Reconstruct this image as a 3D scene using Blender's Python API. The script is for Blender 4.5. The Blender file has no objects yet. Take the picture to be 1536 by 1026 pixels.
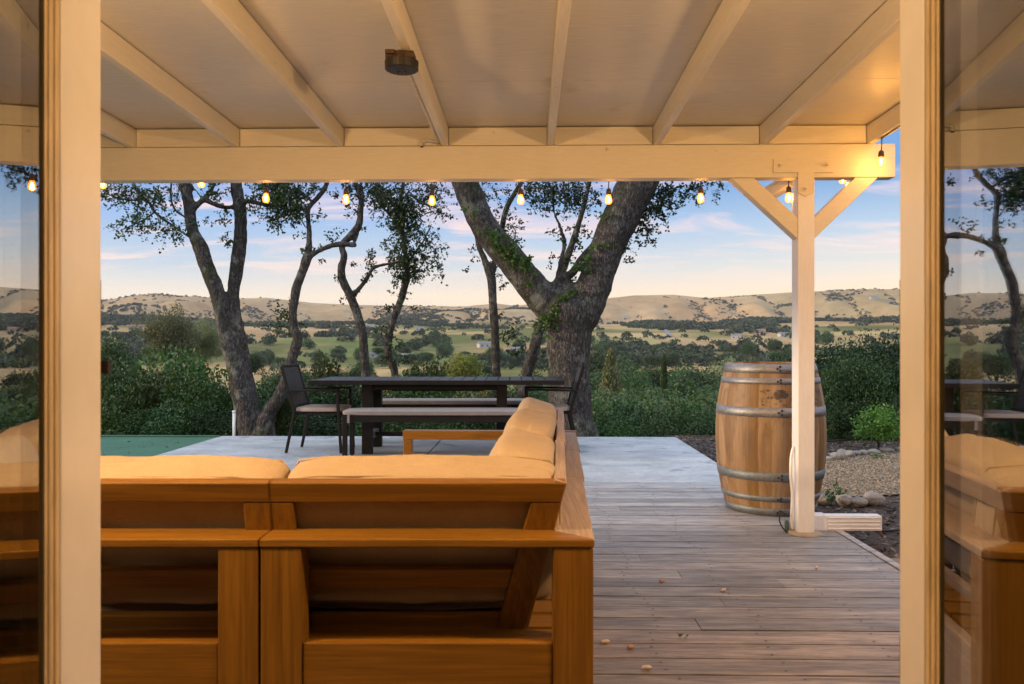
import bpy, bmesh, math, random
import numpy as np
from mathutils import Vector, Matrix, noise

random.seed(7)
rng = np.random.default_rng(11)
SC = bpy.context.scene
COL = SC.collection
R = math.radians

# ------------------------------------------------------------------ camera frame
F, HC, YAW = 1200.0, 1.08, R(1.2)
CA, SA = math.cos(YAW), math.sin(YAW)

def px(u, v, d):
    """world point seen at photograph pixel (u, v) at forward distance d"""
    xr = (u - 768.0) / F * d
    return Vector((xr * CA - d * SA, xr * SA + d * CA, HC + (518.0 - v) / F * d))

def gd(v, z=0.0):
    return F * (HC - z) / (v - 518.0)

def gnd(u, v, z=0.0):
    return px(u, v, gd(v, z))

# ------------------------------------------------------------------ object helpers
def tag(o, label=None, cat=None, group=None, kind=None):
    if label: o['label'] = label
    if cat: o['category'] = cat
    if group: o['group'] = group
    if kind: o['kind'] = kind
    return o

def thing(name, label, cat, loc=(0, 0, 0), rz=0.0, group=None):
    o = bpy.data.objects.new(name, None)
    o.empty_display_size = 0.1
    COL.objects.link(o)
    o.location = loc
    o.rotation_euler = (0, 0, rz)
    return tag(o, label, cat, group)

def copy_tree(o, parent=None):
    c = o.copy()
    COL.objects.link(c)
    if parent is not None:
        c.parent = parent
    for ch in list(o.children):
        copy_tree(ch, c)
    return c

class MB:
    """collects shapes, then links them as ONE mesh object"""
    def __init__(self):
        self.v, self.f, self.m, self.r = [], [], [], []

    def face(self, idx, mi=0, rnd=0.5):
        self.f.append(idx); self.m.append(mi); self.r.append(rnd)

    def hexa(self, pts, mi=0, rnd=0.5):
        b = len(self.v)
        self.v += [tuple(p) for p in pts]
        for q in ((0, 3, 2, 1), (4, 5, 6, 7), (0, 1, 5, 4), (1, 2, 6, 5), (2, 3, 7, 6), (3, 0, 4, 7)):
            self.face([b + i for i in q], mi, rnd)
        return self

    def box(self, x0, x1, y0, y1, z0, z1, mi=0, rnd=0.5):
        return self.hexa([(x0, y0, z0), (x1, y0, z0), (x1, y1, z0), (x0, y1, z0),
                          (x0, y0, z1), (x1, y0, z1), (x1, y1, z1), (x0, y1, z1)], mi, rnd)

    def bar(self, a, b, w, h, up=(0, 0, 1), mi=0, rnd=0.5):
        a, b = Vector(a), Vector(b)
        t = (b - a).normalized()
        s = t.cross(Vector(up))
        if s.length < 1e-4: s = t.cross(Vector((1, 0, 0)))
        s.normalize()
        n = s.cross(t).normalized()
        s, n = s * w / 2, n * h / 2
        return self.hexa([a - s - n, a + s - n, b + s - n, b - s - n,
                          a - s + n, a + s + n, b + s + n, b - s + n], mi, rnd)

    def prism(self, poly, off, mi=0, rnd=0.5):
        """poly: list of 3-D points (flat), off: extrusion vector"""
        b, n = len(self.v), len(poly)
        off = Vector(off)
        self.v += [tuple(p) for p in poly] + [tuple(Vector(p) + off) for p in poly]
        self.face(list(range(b + n - 1, b - 1, -1)), mi, rnd)
        self.face(list(range(b + n, b + 2 * n)), mi, rnd)
        for i in range(n):
            j = (i + 1) % n
            self.face([b + i, b + j, b + n + j, b + n + i], mi, rnd)
        return self

    def tube(self, pts, radii, seg=8, mi=0, sub=1, wob=0.0, rnd=0.5, cap=True):
        pts = [Vector(p) for p in pts]
        if not isinstance(radii, (list, tuple)): radii = [radii] * len(pts)
        P, Q = [], []
        n = len(pts)
        for i in range(n - 1):
            p0, p1, p2, p3 = pts[max(i - 1, 0)], pts[i], pts[i + 1], pts[min(i + 2, n - 1)]
            for k in range(sub):
                t = k / sub
                P.append(0.5 * ((2 * p1) + (p2 - p0) * t + (2 * p0 - 5 * p1 + 4 * p2 - p3) * t * t + (3 * p1 - p0 - 3 * p2 + p3) * t ** 3))
                Q.append(radii[i] * (1 - t) + radii[i + 1] * t)
        P.append(pts[-1]); Q.append(radii[-1])
        b = len(self.v)
        ref = Vector((0.13, 0.97, 0.21))
        for i, p in enumerate(P):
            t = (P[min(i + 1, len(P) - 1)] - P[max(i - 1, 0)])
            t = t.normalized() if t.length > 1e-9 else Vector((0, 0, 1))
            s = t.cross(ref)
            if s.length < 0.05: s = t.cross(Vector((1, 0, 0)))
            s.normalize(); n2 = t.cross(s)
            for k in range(seg):
                a = 2 * math.pi * k / seg
                r = Q[i]
                d = s * math.cos(a) + n2 * math.sin(a)
                if wob:
                    r *= 1 + wob * noise.noise((p + d * r) * (0.35 / max(r, 0.02))) + wob * .5 * noise.noise((p + d * r) * (1.2 / max(r, .02)))
                self.v.append(tuple(p + d * r))
        for i in range(len(P) - 1):
            for k in range(seg):
                k2 = (k + 1) % seg
                self.face([b + i * seg + k, b + i * seg + k2, b + (i + 1) * seg + k2, b + (i + 1) * seg + k], mi, rnd)
        if cap:
            self.face([b + k for k in range(seg)][::-1], mi, rnd)
            e = b + (len(P) - 1) * seg
            self.face([e + k for k in range(seg)], mi, rnd)
        return self

    def lathe(self, prof, c=(0, 0, 0), seg=32, mi=0, rnds=None):
        b, n = len(self.v), len(prof)
        for (r, z) in prof:
            for k in range(seg):
                a = 2 * math.pi * k / seg
                self.v.append((c[0] + r * math.cos(a), c[1] + r * math.sin(a), c[2] + z))
        for i in range(n - 1):
            for k in range(seg):
                k2 = (k + 1) % seg
                self.face([b + i * seg + k, b + i * seg + k2, b + (i + 1) * seg + k2, b + (i + 1) * seg + k], mi,
                          rnds[k] if rnds else 0.5)
        return self

    def disc(self, c, r, seg=8, mi=0, rnd=.5):
        b = len(self.v)
        for k in range(seg):
            a = 2 * math.pi * k / seg
            self.v.append((c[0] + r * math.cos(a), c[1] + r * math.sin(a), c[2]))
        self.face(list(range(b, b + seg)), mi, rnd)

    def build(self, name, mats, parent=None, smooth=False, bevel=0.0, seg=2, angle=None):
        me = bpy.data.meshes.new(name)
        me.from_pydata(self.v, [], self.f)
        if not isinstance(mats, (list, tuple)): mats = [mats]
        for m in mats: me.materials.append(m)
        me.polygons.foreach_set('material_index', self.m)
        if smooth: me.polygons.foreach_set('use_smooth', [True] * len(self.f))
        at = me.attributes.new('rnd', 'FLOAT', 'FACE')
        at.data.foreach_set('value', self.r)
        me.update()
        return link(name, me, parent, bevel, seg)

def link(name, me, parent=None, bevel=0.0, seg=2):
    o = bpy.data.objects.new(name, me)
    COL.objects.link(o)
    if parent is not None: o.parent = parent
    if bevel:
        md = o.modifiers.new('bevel', 'BEVEL')
        md.width = bevel; md.segments = seg; md.limit_method = 'ANGLE'; md.angle_limit = R(35)
        md.harden_normals = False
    return o

def np_mesh(name, verts, quads, mats, midx=None, rnd=None, smooth=False):
    me = bpy.data.meshes.new(name)
    nv, nf = len(verts), len(quads)
    k = quads.shape[1]
    me.vertices.add(nv); me.vertices.foreach_set('co', np.asarray(verts, dtype=np.float32).ravel())
    me.loops.add(nf * k); me.loops.foreach_set('vertex_index', np.asarray(quads, dtype=np.int32).ravel())
    me.polygons.add(nf)
    me.polygons.foreach_set('loop_start', np.arange(0, nf * k, k, dtype=np.int32))
    try: me.polygons.foreach_set('loop_total', np.full(nf, k, dtype=np.int32))
    except Exception: pass
    for m in mats: me.materials.append(m)
    if midx is not None: me.polygons.foreach_set('material_index', np.asarray(midx, dtype=np.int32))
    if smooth: me.polygons.foreach_set('use_smooth', np.ones(nf, dtype=bool))
    if rnd is not None:
        at = me.attributes.new('rnd', 'FLOAT', 'FACE')
        at.data.foreach_set('value', np.asarray(rnd, dtype=np.float32))
    me.update(calc_edges=True)
    me.validate()
    return me

# ------------------------------------------------------------------ materials
class NT:
    def __init__(self, m):
        self.t = m.node_tree; self.n = self.t.nodes; self.l = self.t.links
    def new(self, kind, **kw):
        nd = self.n.new(kind)
        for k, v in kw.items():
            if k in nd.inputs: nd.inputs[k].default_value = v
            else: setattr(nd, k, v)
        return nd
    def link(self, a, b): self.l.new(a, b)
    def val(self, x, inp):
        if hasattr(x, 'is_linked') or hasattr(x, 'links'): self.l.new(x, inp)
        else: inp.default_value = x
    def math(self, op, a, b=0.0, c=0.0, clamp=False):
        nd = self.n.new('ShaderNodeMath'); nd.operation = op; nd.use_clamp = clamp
        for i, x in enumerate((a, b, c)):
            self.val(x, nd.inputs[i])
        return nd.outputs[0]
    def mix(self, fac, a, b, blend='MIX'):
        nd = self.n.new('ShaderNodeMix'); nd.data_type = 'RGBA'; nd.blend_type = blend
        self.val(fac, nd.inputs[0])
        for x, i in ((a, 6), (b, 7)):
            if isinstance(x, tuple): nd.inputs[i].default_value = (*x[:3], 1)
            else: self.l.new(x, nd.inputs[i])
        return nd.outputs[2]
    def noise(self, vec, scale, detail=5.0, rough=0.55, dist=0.0):
        nd = self.n.new('ShaderNodeTexNoise')
        nd.inputs['Scale'].default_value = scale; nd.inputs['Detail'].default_value = detail
        nd.inputs['Roughness'].default_value = rough; nd.inputs['Distortion'].default_value = dist
        self.l.new(vec, nd.inputs['Vector'])
        return nd.outputs['Fac']
    def ramp(self, fac, stops):
        nd = self.n.new('ShaderNodeValToRGB')
        el = nd.color_ramp.elements
        while len(el) < len(stops): el.new(0.5)
        for e, (p, c) in zip(el, stops):
            e.position = p; e.color = (*c, 1) if isinstance(c, tuple) else (c, c, c, 1)
        self.l.new(fac, nd.inputs[0])
        return nd.outputs[0]
    def coords(self, scale=(1, 1, 1), per_object=True):
        tc = self.n.new('ShaderNodeTexCoord')
        mp = self.n.new('ShaderNodeMapping'); mp.inputs['Scale'].default_value = scale
        self.l.new(tc.outputs['Object'], mp.inputs['Vector'])
        if per_object:
            oi = self.n.new('ShaderNodeObjectInfo')
            self.l.new(self.math('MULTIPLY', oi.outputs['Random'], 37.0), mp.inputs['Location'])
        return mp.outputs['Vector']

MATS = {}
def base_mat(name):
    m = bpy.data.materials.new(name); m.use_nodes = True
    MATS[name] = m
    nt = NT(m)
    b = nt.n['Principled BSDF']
    return m, nt, b

def pmat(name, c1, c2, scale=(4, 4, 4), rough=0.6, rvar=0.15, bump=0.15, fine=6.0, metal=0.0, spec=0.5,
         rnd=0.0, spots=None, lo=.3, hi=.7, bdist=0.01, grain=.72):
    """two-tone procedural surface with fine grain, optional per-face variation (rnd) and dark spots"""
    m, nt, b = base_mat(name)
    v = nt.coords(scale)
    n1 = nt.noise(v, 1.0, 6, .6, .3)
    n2 = nt.noise(v, fine, 5, .65)
    col = nt.ramp(n1, [(lo, c1), (hi, c2)])
    g = nt.math('MULTIPLY_ADD', n2, .5, .75)
    col = nt.mix(1.0, col, nt.ramp(n2, [(.36, grain), (.62, 1.04)]), 'MULTIPLY')
    if rnd:
        at = nt.new('ShaderNodeAttribute'); at.attribute_name = 'rnd'
        f = nt.math('MULTIPLY_ADD', at.outputs['Fac'], 2 * rnd, 1 - rnd)
        hv = nt.new('ShaderNodeHueSaturation')
        nt.link(f, hv.inputs['Value']); nt.link(col, hv.inputs['Color'])
        col = hv.outputs['Color']
    if spots:
        sc, thr, sc_col = spots
        n3 = nt.noise(nt.coords((sc, sc, sc)), 1.0, 3, .5)
        msk = nt.ramp(n3, [(thr, 0.0), (thr + .05, 1.0)])
        col = nt.mix(msk, col, sc_col)
    nt.link(col, b.inputs['Base Color'])
    nt.link(nt.math('MULTIPLY_ADD', n2, rvar * 2, rough - rvar), b.inputs['Roughness'])
    b.inputs['Metallic'].default_value = metal
    b.inputs['Specular IOR Level'].default_value = spec
    if bump:
        bp = nt.new('ShaderNodeBump'); bp.inputs['Strength'].default_value = bump; bp.inputs['Distance'].default_value = bdist
        nt.link(nt.math('ADD', n1, n2), bp.inputs['Height']); nt.link(bp.outputs['Normal'], b.inputs['Normal'])
    return m

def leaf_mat(name, dark, light, trans=0.25, rough=.5):
    m, nt, b = base_mat(name)
    at = nt.new('ShaderNodeAttribute'); at.attribute_name = 'rnd'
    oi = nt.new('ShaderNodeObjectInfo')
    v = nt.coords((1.3, 1.3, 1.3))
    n = nt.noise(v, 1.0, 3)
    f = nt.math('ADD', nt.math('MULTIPLY', at.outputs['Fac'], .6), nt.math('MULTIPLY', n, .4))
    col = nt.ramp(f, [(.2, dark), (.85, light)])
    hv = nt.new('ShaderNodeHueSaturation')
    nt.link(nt.math('MULTIPLY_ADD', oi.outputs['Random'], .05, .475), hv.inputs['Hue'])
    nt.link(nt.math('MULTIPLY_ADD', oi.outputs['Random'], .75, .68), hv.inputs['Value'])
    nt.link(col, hv.inputs['Color'])
    nt.link(hv.outputs[0], b.inputs['Base Color'])
    b.inputs['Roughness'].default_value = rough
    b.inputs['Specular IOR Level'].default_value = .35
    tr = nt.new('ShaderNodeBsdfTranslucent'); nt.link(hv.outputs[0], tr.inputs['Color'])
    mx = nt.new('ShaderNodeMixShader'); mx.inputs[0].default_value = trans
    nt.link(b.outputs[0], mx.inputs[1]); nt.link(tr.outputs[0], mx.inputs[2])
    nt.link(mx.outputs[0], nt.n['Material Output'].inputs['Surface'])
    return m

# painted timber of the porch
M_paint = pmat('cream_painted_wood', (.69, .63, .52), (.71, .65, .54), (1.2, 9, 9), .5, .08, .06, 9, spots=(11, .72, (.46, .38, .28)), grain=.965, bdist=.004)
M_paint_y = pmat('cream_painted_rafter', (.69, .63, .53), (.71, .65, .55), (9, 1.2, 9), .5, .08, .06, 9, spots=(10, .72, (.46, .38, .28)), grain=.965, bdist=.004)
M_paint_z = pmat('sky_whitened_post_paint', (.79, .77, .76), (.81, .79, .78), (9, 9, 1.2), .45, .08, .05, 9, spots=(9, .74, (.6, .54, .48)), grain=.97, bdist=.004)  # post colour whitened to stand in for sky light and offset the orange lanterns
M_ceil = pmat('painted_plywood_ceiling', (.66, .62, .55), (.68, .64, .57), (1.6, 22, 2), .42, .08, .10, 6, spots=(2.2, .68, (.56, .51, .43)), grain=.90, bdist=.003)
M_door = pmat('white_door_paint', (.785, .745, .69), (.795, .755, .70), (2, 2, 2), .25, .04, .015, 5, grain=.99, bdist=.002)
M_bead = pmat('amber_glazing_bead', (.66, .50, .28), (.72, .56, .33), (5, 5, 1), .35, .1, .05, 8)
M_steel = pmat('dark_hinge_steel', (.10, .08, .06), (.16, .13, .1), (20, 20, 20), .4, .1, .1, 5, .8)
M_black = pmat('black_fixture_metal', (.018, .016, .016), (.03, .028, .026), (20, 20, 20), .45, .1, .08, 5, .3)
M_rust = pmat('rusty_bracket', (.035, .02, .012), (.07, .036, .02), (40, 40, 40), .7, .15, .2, 5, .2)
M_conduit = pmat('cream_conduit', (.66, .60, .52), (.72, .66, .58), (10, 10, 10), .45, .1, .05)
M_pipe = pmat('white_plastic', (.76, .75, .76), (.79, .78, .79), (4, 4, 4), .35, .05, .01, grain=.985)
# furniture
def teak(name, c1, c2, axis, rough=.45, bump=.12):
    sc = [60, 60, 60]; sc['xyz'.index(axis)] = 1.8
    return pmat(name, c1, c2, tuple(sc), rough, .12, bump, 2.6, lo=.2, hi=.8, bdist=.003, grain=.74)
TK1, TK2 = (.135, .058, .005), (.30, .146, .014)
M_tk = {a: teak('oiled_teak_' + a, TK1, TK2, a) for a in 'xyz'}
M_tkw = {a: teak('weathered_teak_' + a, (.26, .19, .145), (.42, .33, .26), a, .7, .25) for a in 'xyz'}
M_cush = pmat('beige_cushion_cloth', (.44, .345, .24), (.49, .39, .275), (9, 9, 9), .9, .05, .3, 60, spec=.15, bdist=.003)
M_cushb = pmat('tan_cushion_backing', (.42, .30, .19), (.48, .35, .23), (9, 9, 9), .9, .05, .25, 60, spec=.15, bdist=.003)
M_alu = pmat('black_brown_aluminium', (.009, .008, .0075), (.016, .014, .013), (12, 12, 12), .55, .1, .1, 8, spec=.22)
M_slat = pmat('charcoal_slat', (.014, .012, .011), (.030, .026, .024), (14, 14, 2), .5, .1, .15, 8, spec=.3)
M_pad = pmat('grey_bench_pad', (.27, .235, .22), (.33, .29, .27), (10, 10, 10), .85, .08, .25, 50, spec=.2)
M_chpad = pmat('taupe_chair_pad', (.42, .33, .28), (.50, .40, .34), (10, 10, 10), .85, .08, .25, 50, spec=.2)
M_frame_grey = pmat('grey_stretcher', (.16, .16, .17), (.22, .22, .23), (10, 10, 10), .5, .1, .1)
M_hoop = pmat('galvanised_hoop', (.22, .22, .23), (.38, .37, .36), (9, 9, 25), .52, .14, .2, 6, .7)
M_hoopd = pmat('dull_galvanised_hoop', (.15, .165, .17), (.25, .26, .26), (9, 9, 25), .55, .12, .2, 6, .5)
M_rivet = pmat('dark_rivet', (.05, .045, .045), (.09, .08, .08), (50, 50, 50), .5, .1, .1, 5, .6)

def barrel_mat():
    m, nt, b = base_mat('oak_barrel_staves')
    v = nt.coords((11, 11, 1.2), False)
    n1 = nt.noise(v, 1.0, 6, .6, .4)
    n2 = nt.noise(v, 6.0, 5, .65)
    col = nt.ramp(n1, [(.30, (.25, .130, .038)), (.70, (.36, .208, .076))])
    col = nt.mix(1.0, col, nt.ramp(n2, [(.25, .72), (.75, 1.0)]), 'MULTIPLY')
    at = nt.new('ShaderNodeAttribute'); at.attribute_name = 'rnd'
    hv = nt.new('ShaderNodeHueSaturation')
    nt.link(nt.math('MULTIPLY_ADD', at.outputs['Fac'], .65, .60), hv.inputs['Value'])
    nt.link(nt.math('MULTIPLY_ADD', at.outputs['Fac'], -.35, 1.12), hv.inputs['Saturation'])
    nt.link(col, hv.inputs['Color'])
    # wine stains and old ink marks (their own shape, they stay put)
    s1 = nt.noise(nt.coords((5, 5, 2.2), False), 1.0, 5, .6, .8)
    st = nt.ramp(s1, [(.50, 0.0), (.66, .75)])
    col = nt.mix(st, hv.outputs[0], (.095, .046, .021))
    s2 = nt.noise(nt.coords((22, 22, 26), False), 1.0, 3, .6)
    geo = nt.new('ShaderNodeTexCoord')
    sep = nt.new('ShaderNodeSeparateXYZ'); nt.link(geo.outputs['Object'], sep.inputs[0])
    band = nt.math('MULTIPLY', nt.math('LESS_THAN', nt.math('ABSOLUTE', nt.math('SUBTRACT', sep.outputs[2], .752)), .05),
                   nt.math('LESS_THAN', nt.math('ABSOLUTE', nt.math('ADD', sep.outputs[0], .03)), .21))
    ink = nt.math('MULTIPLY', band, nt.ramp(s2, [(.49, 0.0), (.57, .85)]))
    col = nt.mix(ink, col, (.03, .025, .02))
    nt.link(col, b.inputs['Base Color'])
    b.inputs['Roughness'].default_value = .55
    bp = nt.new('ShaderNodeBump'); bp.inputs['Strength'].default_value = .2; bp.inputs['Distance'].default_value = .005
    nt.link(nt.math('ADD', n1, n2), bp.inputs['Height']); nt.link(bp.outputs['Normal'], b.inputs['Normal'])
    return m
M_barrel = barrel_mat()

def deck_mat():
    m, nt, b = base_mat('weathered_deck_boards')
    v = nt.coords((1.6, 22, 22), False)
    n1 = nt.noise(v, 1.0, 7, .66, .6)
    n2 = nt.noise(v, 4.0, 7, .75)
    at = nt.new('ShaderNodeAttribute'); at.attribute_name = 'rnd'
    big = nt.noise(nt.coords((.8, .8, .8), False), 1.0, 3)
    geo = nt.new('ShaderNodeTexCoord')
    sep = nt.new('ShaderNodeSeparateXYZ'); nt.link(geo.outputs['Object'], sep.inputs[0])
    # boards run from dark brown near the house to light grey further out
    greyed = nt.math('MULTIPLY_ADD', sep.outputs[1], .45, -1.22, True)
    greyed = nt.math('ADD', greyed, nt.math('MULTIPLY_ADD', big, .5, -.25), 0, True)
    brown = nt.ramp(n1, [(.34, (.118, .096, .081)), (.66, (.31, .258, .215))])
    grey = nt.ramp(n1, [(.34, (.24, .235, .235)), (.66, (.50, .49, .485))])
    col = nt.mix(greyed, brown, grey)
    col = nt.mix(1.0, col, nt.ramp(n2, [(.38, .5), (.60, 1.15)]), 'MULTIPLY')
    hv = nt.new('ShaderNodeHueSaturation')
    nt.link(nt.math('MULTIPLY_ADD', at.outputs['Fac'], .45, .78), hv.inputs['Value']); nt.link(col, hv.inputs['Color'])
    nt.link(nt.math('MULTIPLY_ADD', at.outputs['Fac'], .5, .75), hv.inputs['Saturation'])
    st = nt.noise(nt.coords((4, 22, 4), False), 1.0, 5, .6)
    col = nt.mix(nt.ramp(st, [(.56, 0.0), (.70, .62)]), hv.outputs[0], (.075, .066, .066))
    nt.link(col, b.inputs['Base Color'])
    nt.link(nt.math('MULTIPLY_ADD', n2, .25, .42), b.inputs['Roughness'])
    bp = nt.new('ShaderNodeBump'); bp.inputs['Strength'].default_value = .3; bp.inputs['Distance'].default_value = .004
    nt.link(nt.math('ADD', n1, n2), bp.inputs['Height']); nt.link(bp.outputs['Normal'], b.inputs['Normal'])
    return m
M_deck = deck_mat()
M_nail = pmat('deck_nail', (.035, .03, .028), (.05, .045, .04), (50, 50, 50), .5, .1, .0)
M_conc = pmat('washed_concrete', (.33, .355, .37), (.51, .53, .54), (1.7, 2.3, 1.7), .6, .12, .14, 14, spots=(4, .60, (.27, .30, .32)), lo=.36, hi=.62, grain=.8)
M_turf = pmat('green_turf', (.035, .135, .078), (.06, .19, .115), (1.5, 1.5, 1.5), .9, .05, .5, 70, spots=(9, .70, (.045, .09, .05)), grain=.6)
M_gravel = pmat('decomposed_granite', (.25, .19, .125), (.36, .28, .19), (3, 3, 3), .9, .05, .8, 40, bdist=.02)
M_mulch = pmat('bark_mulch', (.05, .033, .024), (.12, .085, .065), (14, 14, 14), .9, .05, 1.0, 5, bdist=.03)
M_stone = pmat('river_stone', (.17, .145, .12), (.33, .285, .24), (7, 7, 7), .75, .1, .3, 8, lo=.4, hi=.6)
M_wire = pmat('black_rubber', (.015, .015, .015), (.025, .025, .025), (20, 20, 20), .5, .1, 0)
M_socket = pmat('brown_bakelite_socket', (.06, .03, .018), (.09, .045, .026), (30, 30, 30), .4, .1, .05)
M_mat = pmat('grey_step_mat', (.10, .095, .09), (.15, .14, .135), (20, 20, 20), .9, .05, .3, 20)
M_acorn = pmat('acorn_shell', (.42, .17, .05), (.55, .26, .09), (60, 60, 60), .5, .1, .1)
M_pod = pmat('pale_seed_pod', (.55, .43, .32), (.68, .56, .44), (60, 60, 60), .7, .1, .3)

def bark_mat():
    m, nt, b = base_mat('oak_bark')
    v = nt.coords((20, 20, 6), False)
    v2 = nt.coords((3.2, 3.2, 2.4), False)
    vo = nt.new('ShaderNodeTexVoronoi'); vo.feature = 'DISTANCE_TO_EDGE'; vo.inputs['Scale'].default_value = 1.6
    dn = nt.n.new('ShaderNodeTexNoise'); dn.inputs['Scale'].default_value = 2.0; dn.inputs['Detail'].default_value = 5
    nt.link(v, dn.inputs['Vector'])
    vm = nt.n.new('ShaderNodeVectorMath'); vm.operation = 'ADD'
    sc3 = nt.n.new('ShaderNodeVectorMath'); sc3.operation = 'SCALE'; sc3.inputs['Scale'].default_value = 1.6
    nt.link(dn.outputs['Color'], sc3.inputs[0]); nt.link(v, vm.inputs[0]); nt.link(sc3.outputs[0], vm.inputs[1]); nt.link(vm.outputs[0], vo.inputs['Vector'])
    crack = nt.ramp(vo.outputs[0], [(.0, .25), (.16, 1.0)])
    n2 = nt.noise(v, 2.0, 7, .72)
    col = nt.mix(crack, (.045, .036, .03), nt.ramp(n2, [(.32, (.045, .038, .033)), (.68, (.19, .168, .152))]))
    li = nt.noise(v2, 1.3, 8, .72)
    col = nt.mix(nt.ramp(li, [(.54, 0.0), (.62, .75)]), col, (.27, .27, .225))
    mo = nt.noise(v2, .8, 6, .6)
    col = nt.mix(nt.ramp(mo, [(.55, 0.0), (.68, .75)]), col, (.05, .062, .016))
    ru = nt.noise(nt.coords((2.1, 2.1, 1.0), True), 1.0, 5, .6)
    col = nt.mix(nt.ramp(ru, [(.66, 0.0), (.76, .7)]), col, (.16, .075, .02))
    nt.link(col, b.inputs['Base Color']); b.inputs['Roughness'].default_value = .9
    b.inputs['Specular IOR Level'].default_value = .2
    bp = nt.new('ShaderNodeBump'); bp.inputs['Strength'].default_value = .9; bp.inputs['Distance'].default_value = .025
    nt.link(nt.math('ADD', crack, nt.math('MULTIPLY', n2, .8)), bp.inputs['Height']); nt.link(bp.outputs['Normal'], b.inputs['Normal'])
    return m
M_bark = bark_mat()
M_twig = pmat('grey_twig', (.05, .042, .035), (.09, .075, .06), (20, 20, 20), .9, .05, 0)
M_oak = leaf_mat('oak_leaves', (.018, .038, .009), (.062, .10, .026), .25)
M_ivy = leaf_mat('ivy_leaves', (.035, .10, .012), (.10, .20, .035), .25)
M_shrub = leaf_mat('shrub_leaves', (.022, .055, .012), (.085, .15, .032), .2)
M_shrub_d = leaf_mat('dark_hedge_leaves', (.016, .044, .014), (.055, .105, .032), .15)
M_shrub_l = leaf_mat('bright_bush_leaves', (.05, .12, .014), (.17, .27, .05), .3)
M_olive = leaf_mat('olive_tree_leaves', (.12, .135, .05), (.28, .285, .13), .25)
M_tree = leaf_mat('valley_tree_leaves', (.026, .055, .016), (.085, .135, .036), .2)
M_yel = leaf_mat('yellow_green_leaves', (.14, .15, .02), (.27, .27, .05), .2)
M_scrub = leaf_mat('hill_oak_leaves', (.022, .038, .016), (.085, .105, .045), .2)

# glass: coated double glazing, mirror and clear share by angle of incidence
def glass_mat():
    m, nt, b = base_mat('coated_glass')
    nt.n.remove(b)
    g = nt.new('ShaderNodeNewGeometry')
    dp = nt.n.new('ShaderNodeVectorMath'); dp.operation = 'DOT_PRODUCT'
    nt.link(g.outputs['Normal'], dp.inputs[0]); nt.link(g.outputs['Incoming'], dp.inputs[1])
    c = nt.math('SUBTRACT', 1.0, nt.math('ABSOLUTE', dp.outputs['Value']), 0, True)
    f = nt.math('MULTIPLY_ADD', nt.math('POWER', c, 3.0), .62, .35)
    gl = nt.new('ShaderNodeBsdfGlossy'); gl.inputs['Roughness'].default_value = 0.0; gl.inputs['Color'].default_value = (.95, .97, 1, 1)
    tr = nt.new('ShaderNodeBsdfTransparent'); tr.inputs['Color'].default_value = (.93, .95, .94, 1)
    mx = nt.new('ShaderNodeMixShader'); nt.link(f, mx.inputs[0]); nt.link(tr.outputs[0], mx.inputs[1]); nt.link(gl.outputs[0], mx.inputs[2])
    nt.link(mx.outputs[0], nt.n['Material Output'].inputs['Surface'])
    return m
M_glass = glass_mat()

def bulb_mat():
    m, nt, b = base_mat('amber_bulb_glass')
    nt.n.remove(b)
    gl = nt.new('ShaderNodeBsdfGlossy'); gl.inputs['Roughness'].default_value = .05
    tr = nt.new('ShaderNodeBsdfTransparent'); tr.inputs['Color'].default_value = (1, .80, .42, 1)
    em = nt.new('ShaderNodeEmission'); em.inputs['Color'].default_value = (1, .30, .03, 1); em.inputs['Strength'].default_value = 1.3
    mx = nt.new('ShaderNodeMixShader'); mx.inputs[0].default_value = .06
    nt.link(tr.outputs[0], mx.inputs[1]); nt.link(gl.outputs[0], mx.inputs[2])
    ad = nt.new('ShaderNodeAddShader'); nt.link(mx.outputs[0], ad.inputs[0]); nt.link(em.outputs[0], ad.inputs[1])
    nt.link(ad.outputs[0], nt.n['Material Output'].inputs['Surface'])
    return m
M_bulb = bulb_mat()
def emit_mat(name, col, s):
    m, nt, b = base_mat(name)
    b.inputs['Base Color'].default_value = (*col, 1)
    b.inputs['Emission Color'].default_value = (*col, 1); b.inputs['Emission Strength'].default_value = s
    return m
M_fil = emit_mat('glowing_filament', (1, .55, .16), 45)
M_lamp = emit_mat('lit_lamp_shade', (1, .62, .25), 12)

# ------------------------------------------------------------------ camera, render settings
cam_d = bpy.data.cameras.new('camera'); cam = bpy.data.objects.new('camera', cam_d); COL.objects.link(cam)
cam.location = (0, 0, HC); cam.rotation_euler = (R(90), 0, YAW)
cam_d.sensor_width = 36.0; cam_d.lens = 36.0 * F / 1536.0
cam_d.shift_y = 5.0 / 1536.0
cam_d.clip_start = 0.05; cam_d.clip_end = 60000
cam_d.dof.use_dof = True; cam_d.dof.focus_distance = 9.0; cam_d.dof.aperture_fstop = 9.0
SC.camera = cam
SC.render.engine = 'CYCLES'
cy = SC.cycles
cy.use_denoising = True
cy.max_bounces = 7; cy.diffuse_bounces = 4; cy.glossy_bounces = 3; cy.transmission_bounces = 3
cy.transparent_max_bounces = 14; cy.volume_bounces = 0
cy.caustics_reflective = False; cy.caustics_refractive = False
cy.sample_clamp_indirect = 4.0
vs = SC.view_settings
vs.view_transform = 'Standard'; vs.look = 'None'; vs.exposure = 0.55; vs.gamma = 1.0; vs.use_curve_mapping = False

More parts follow.
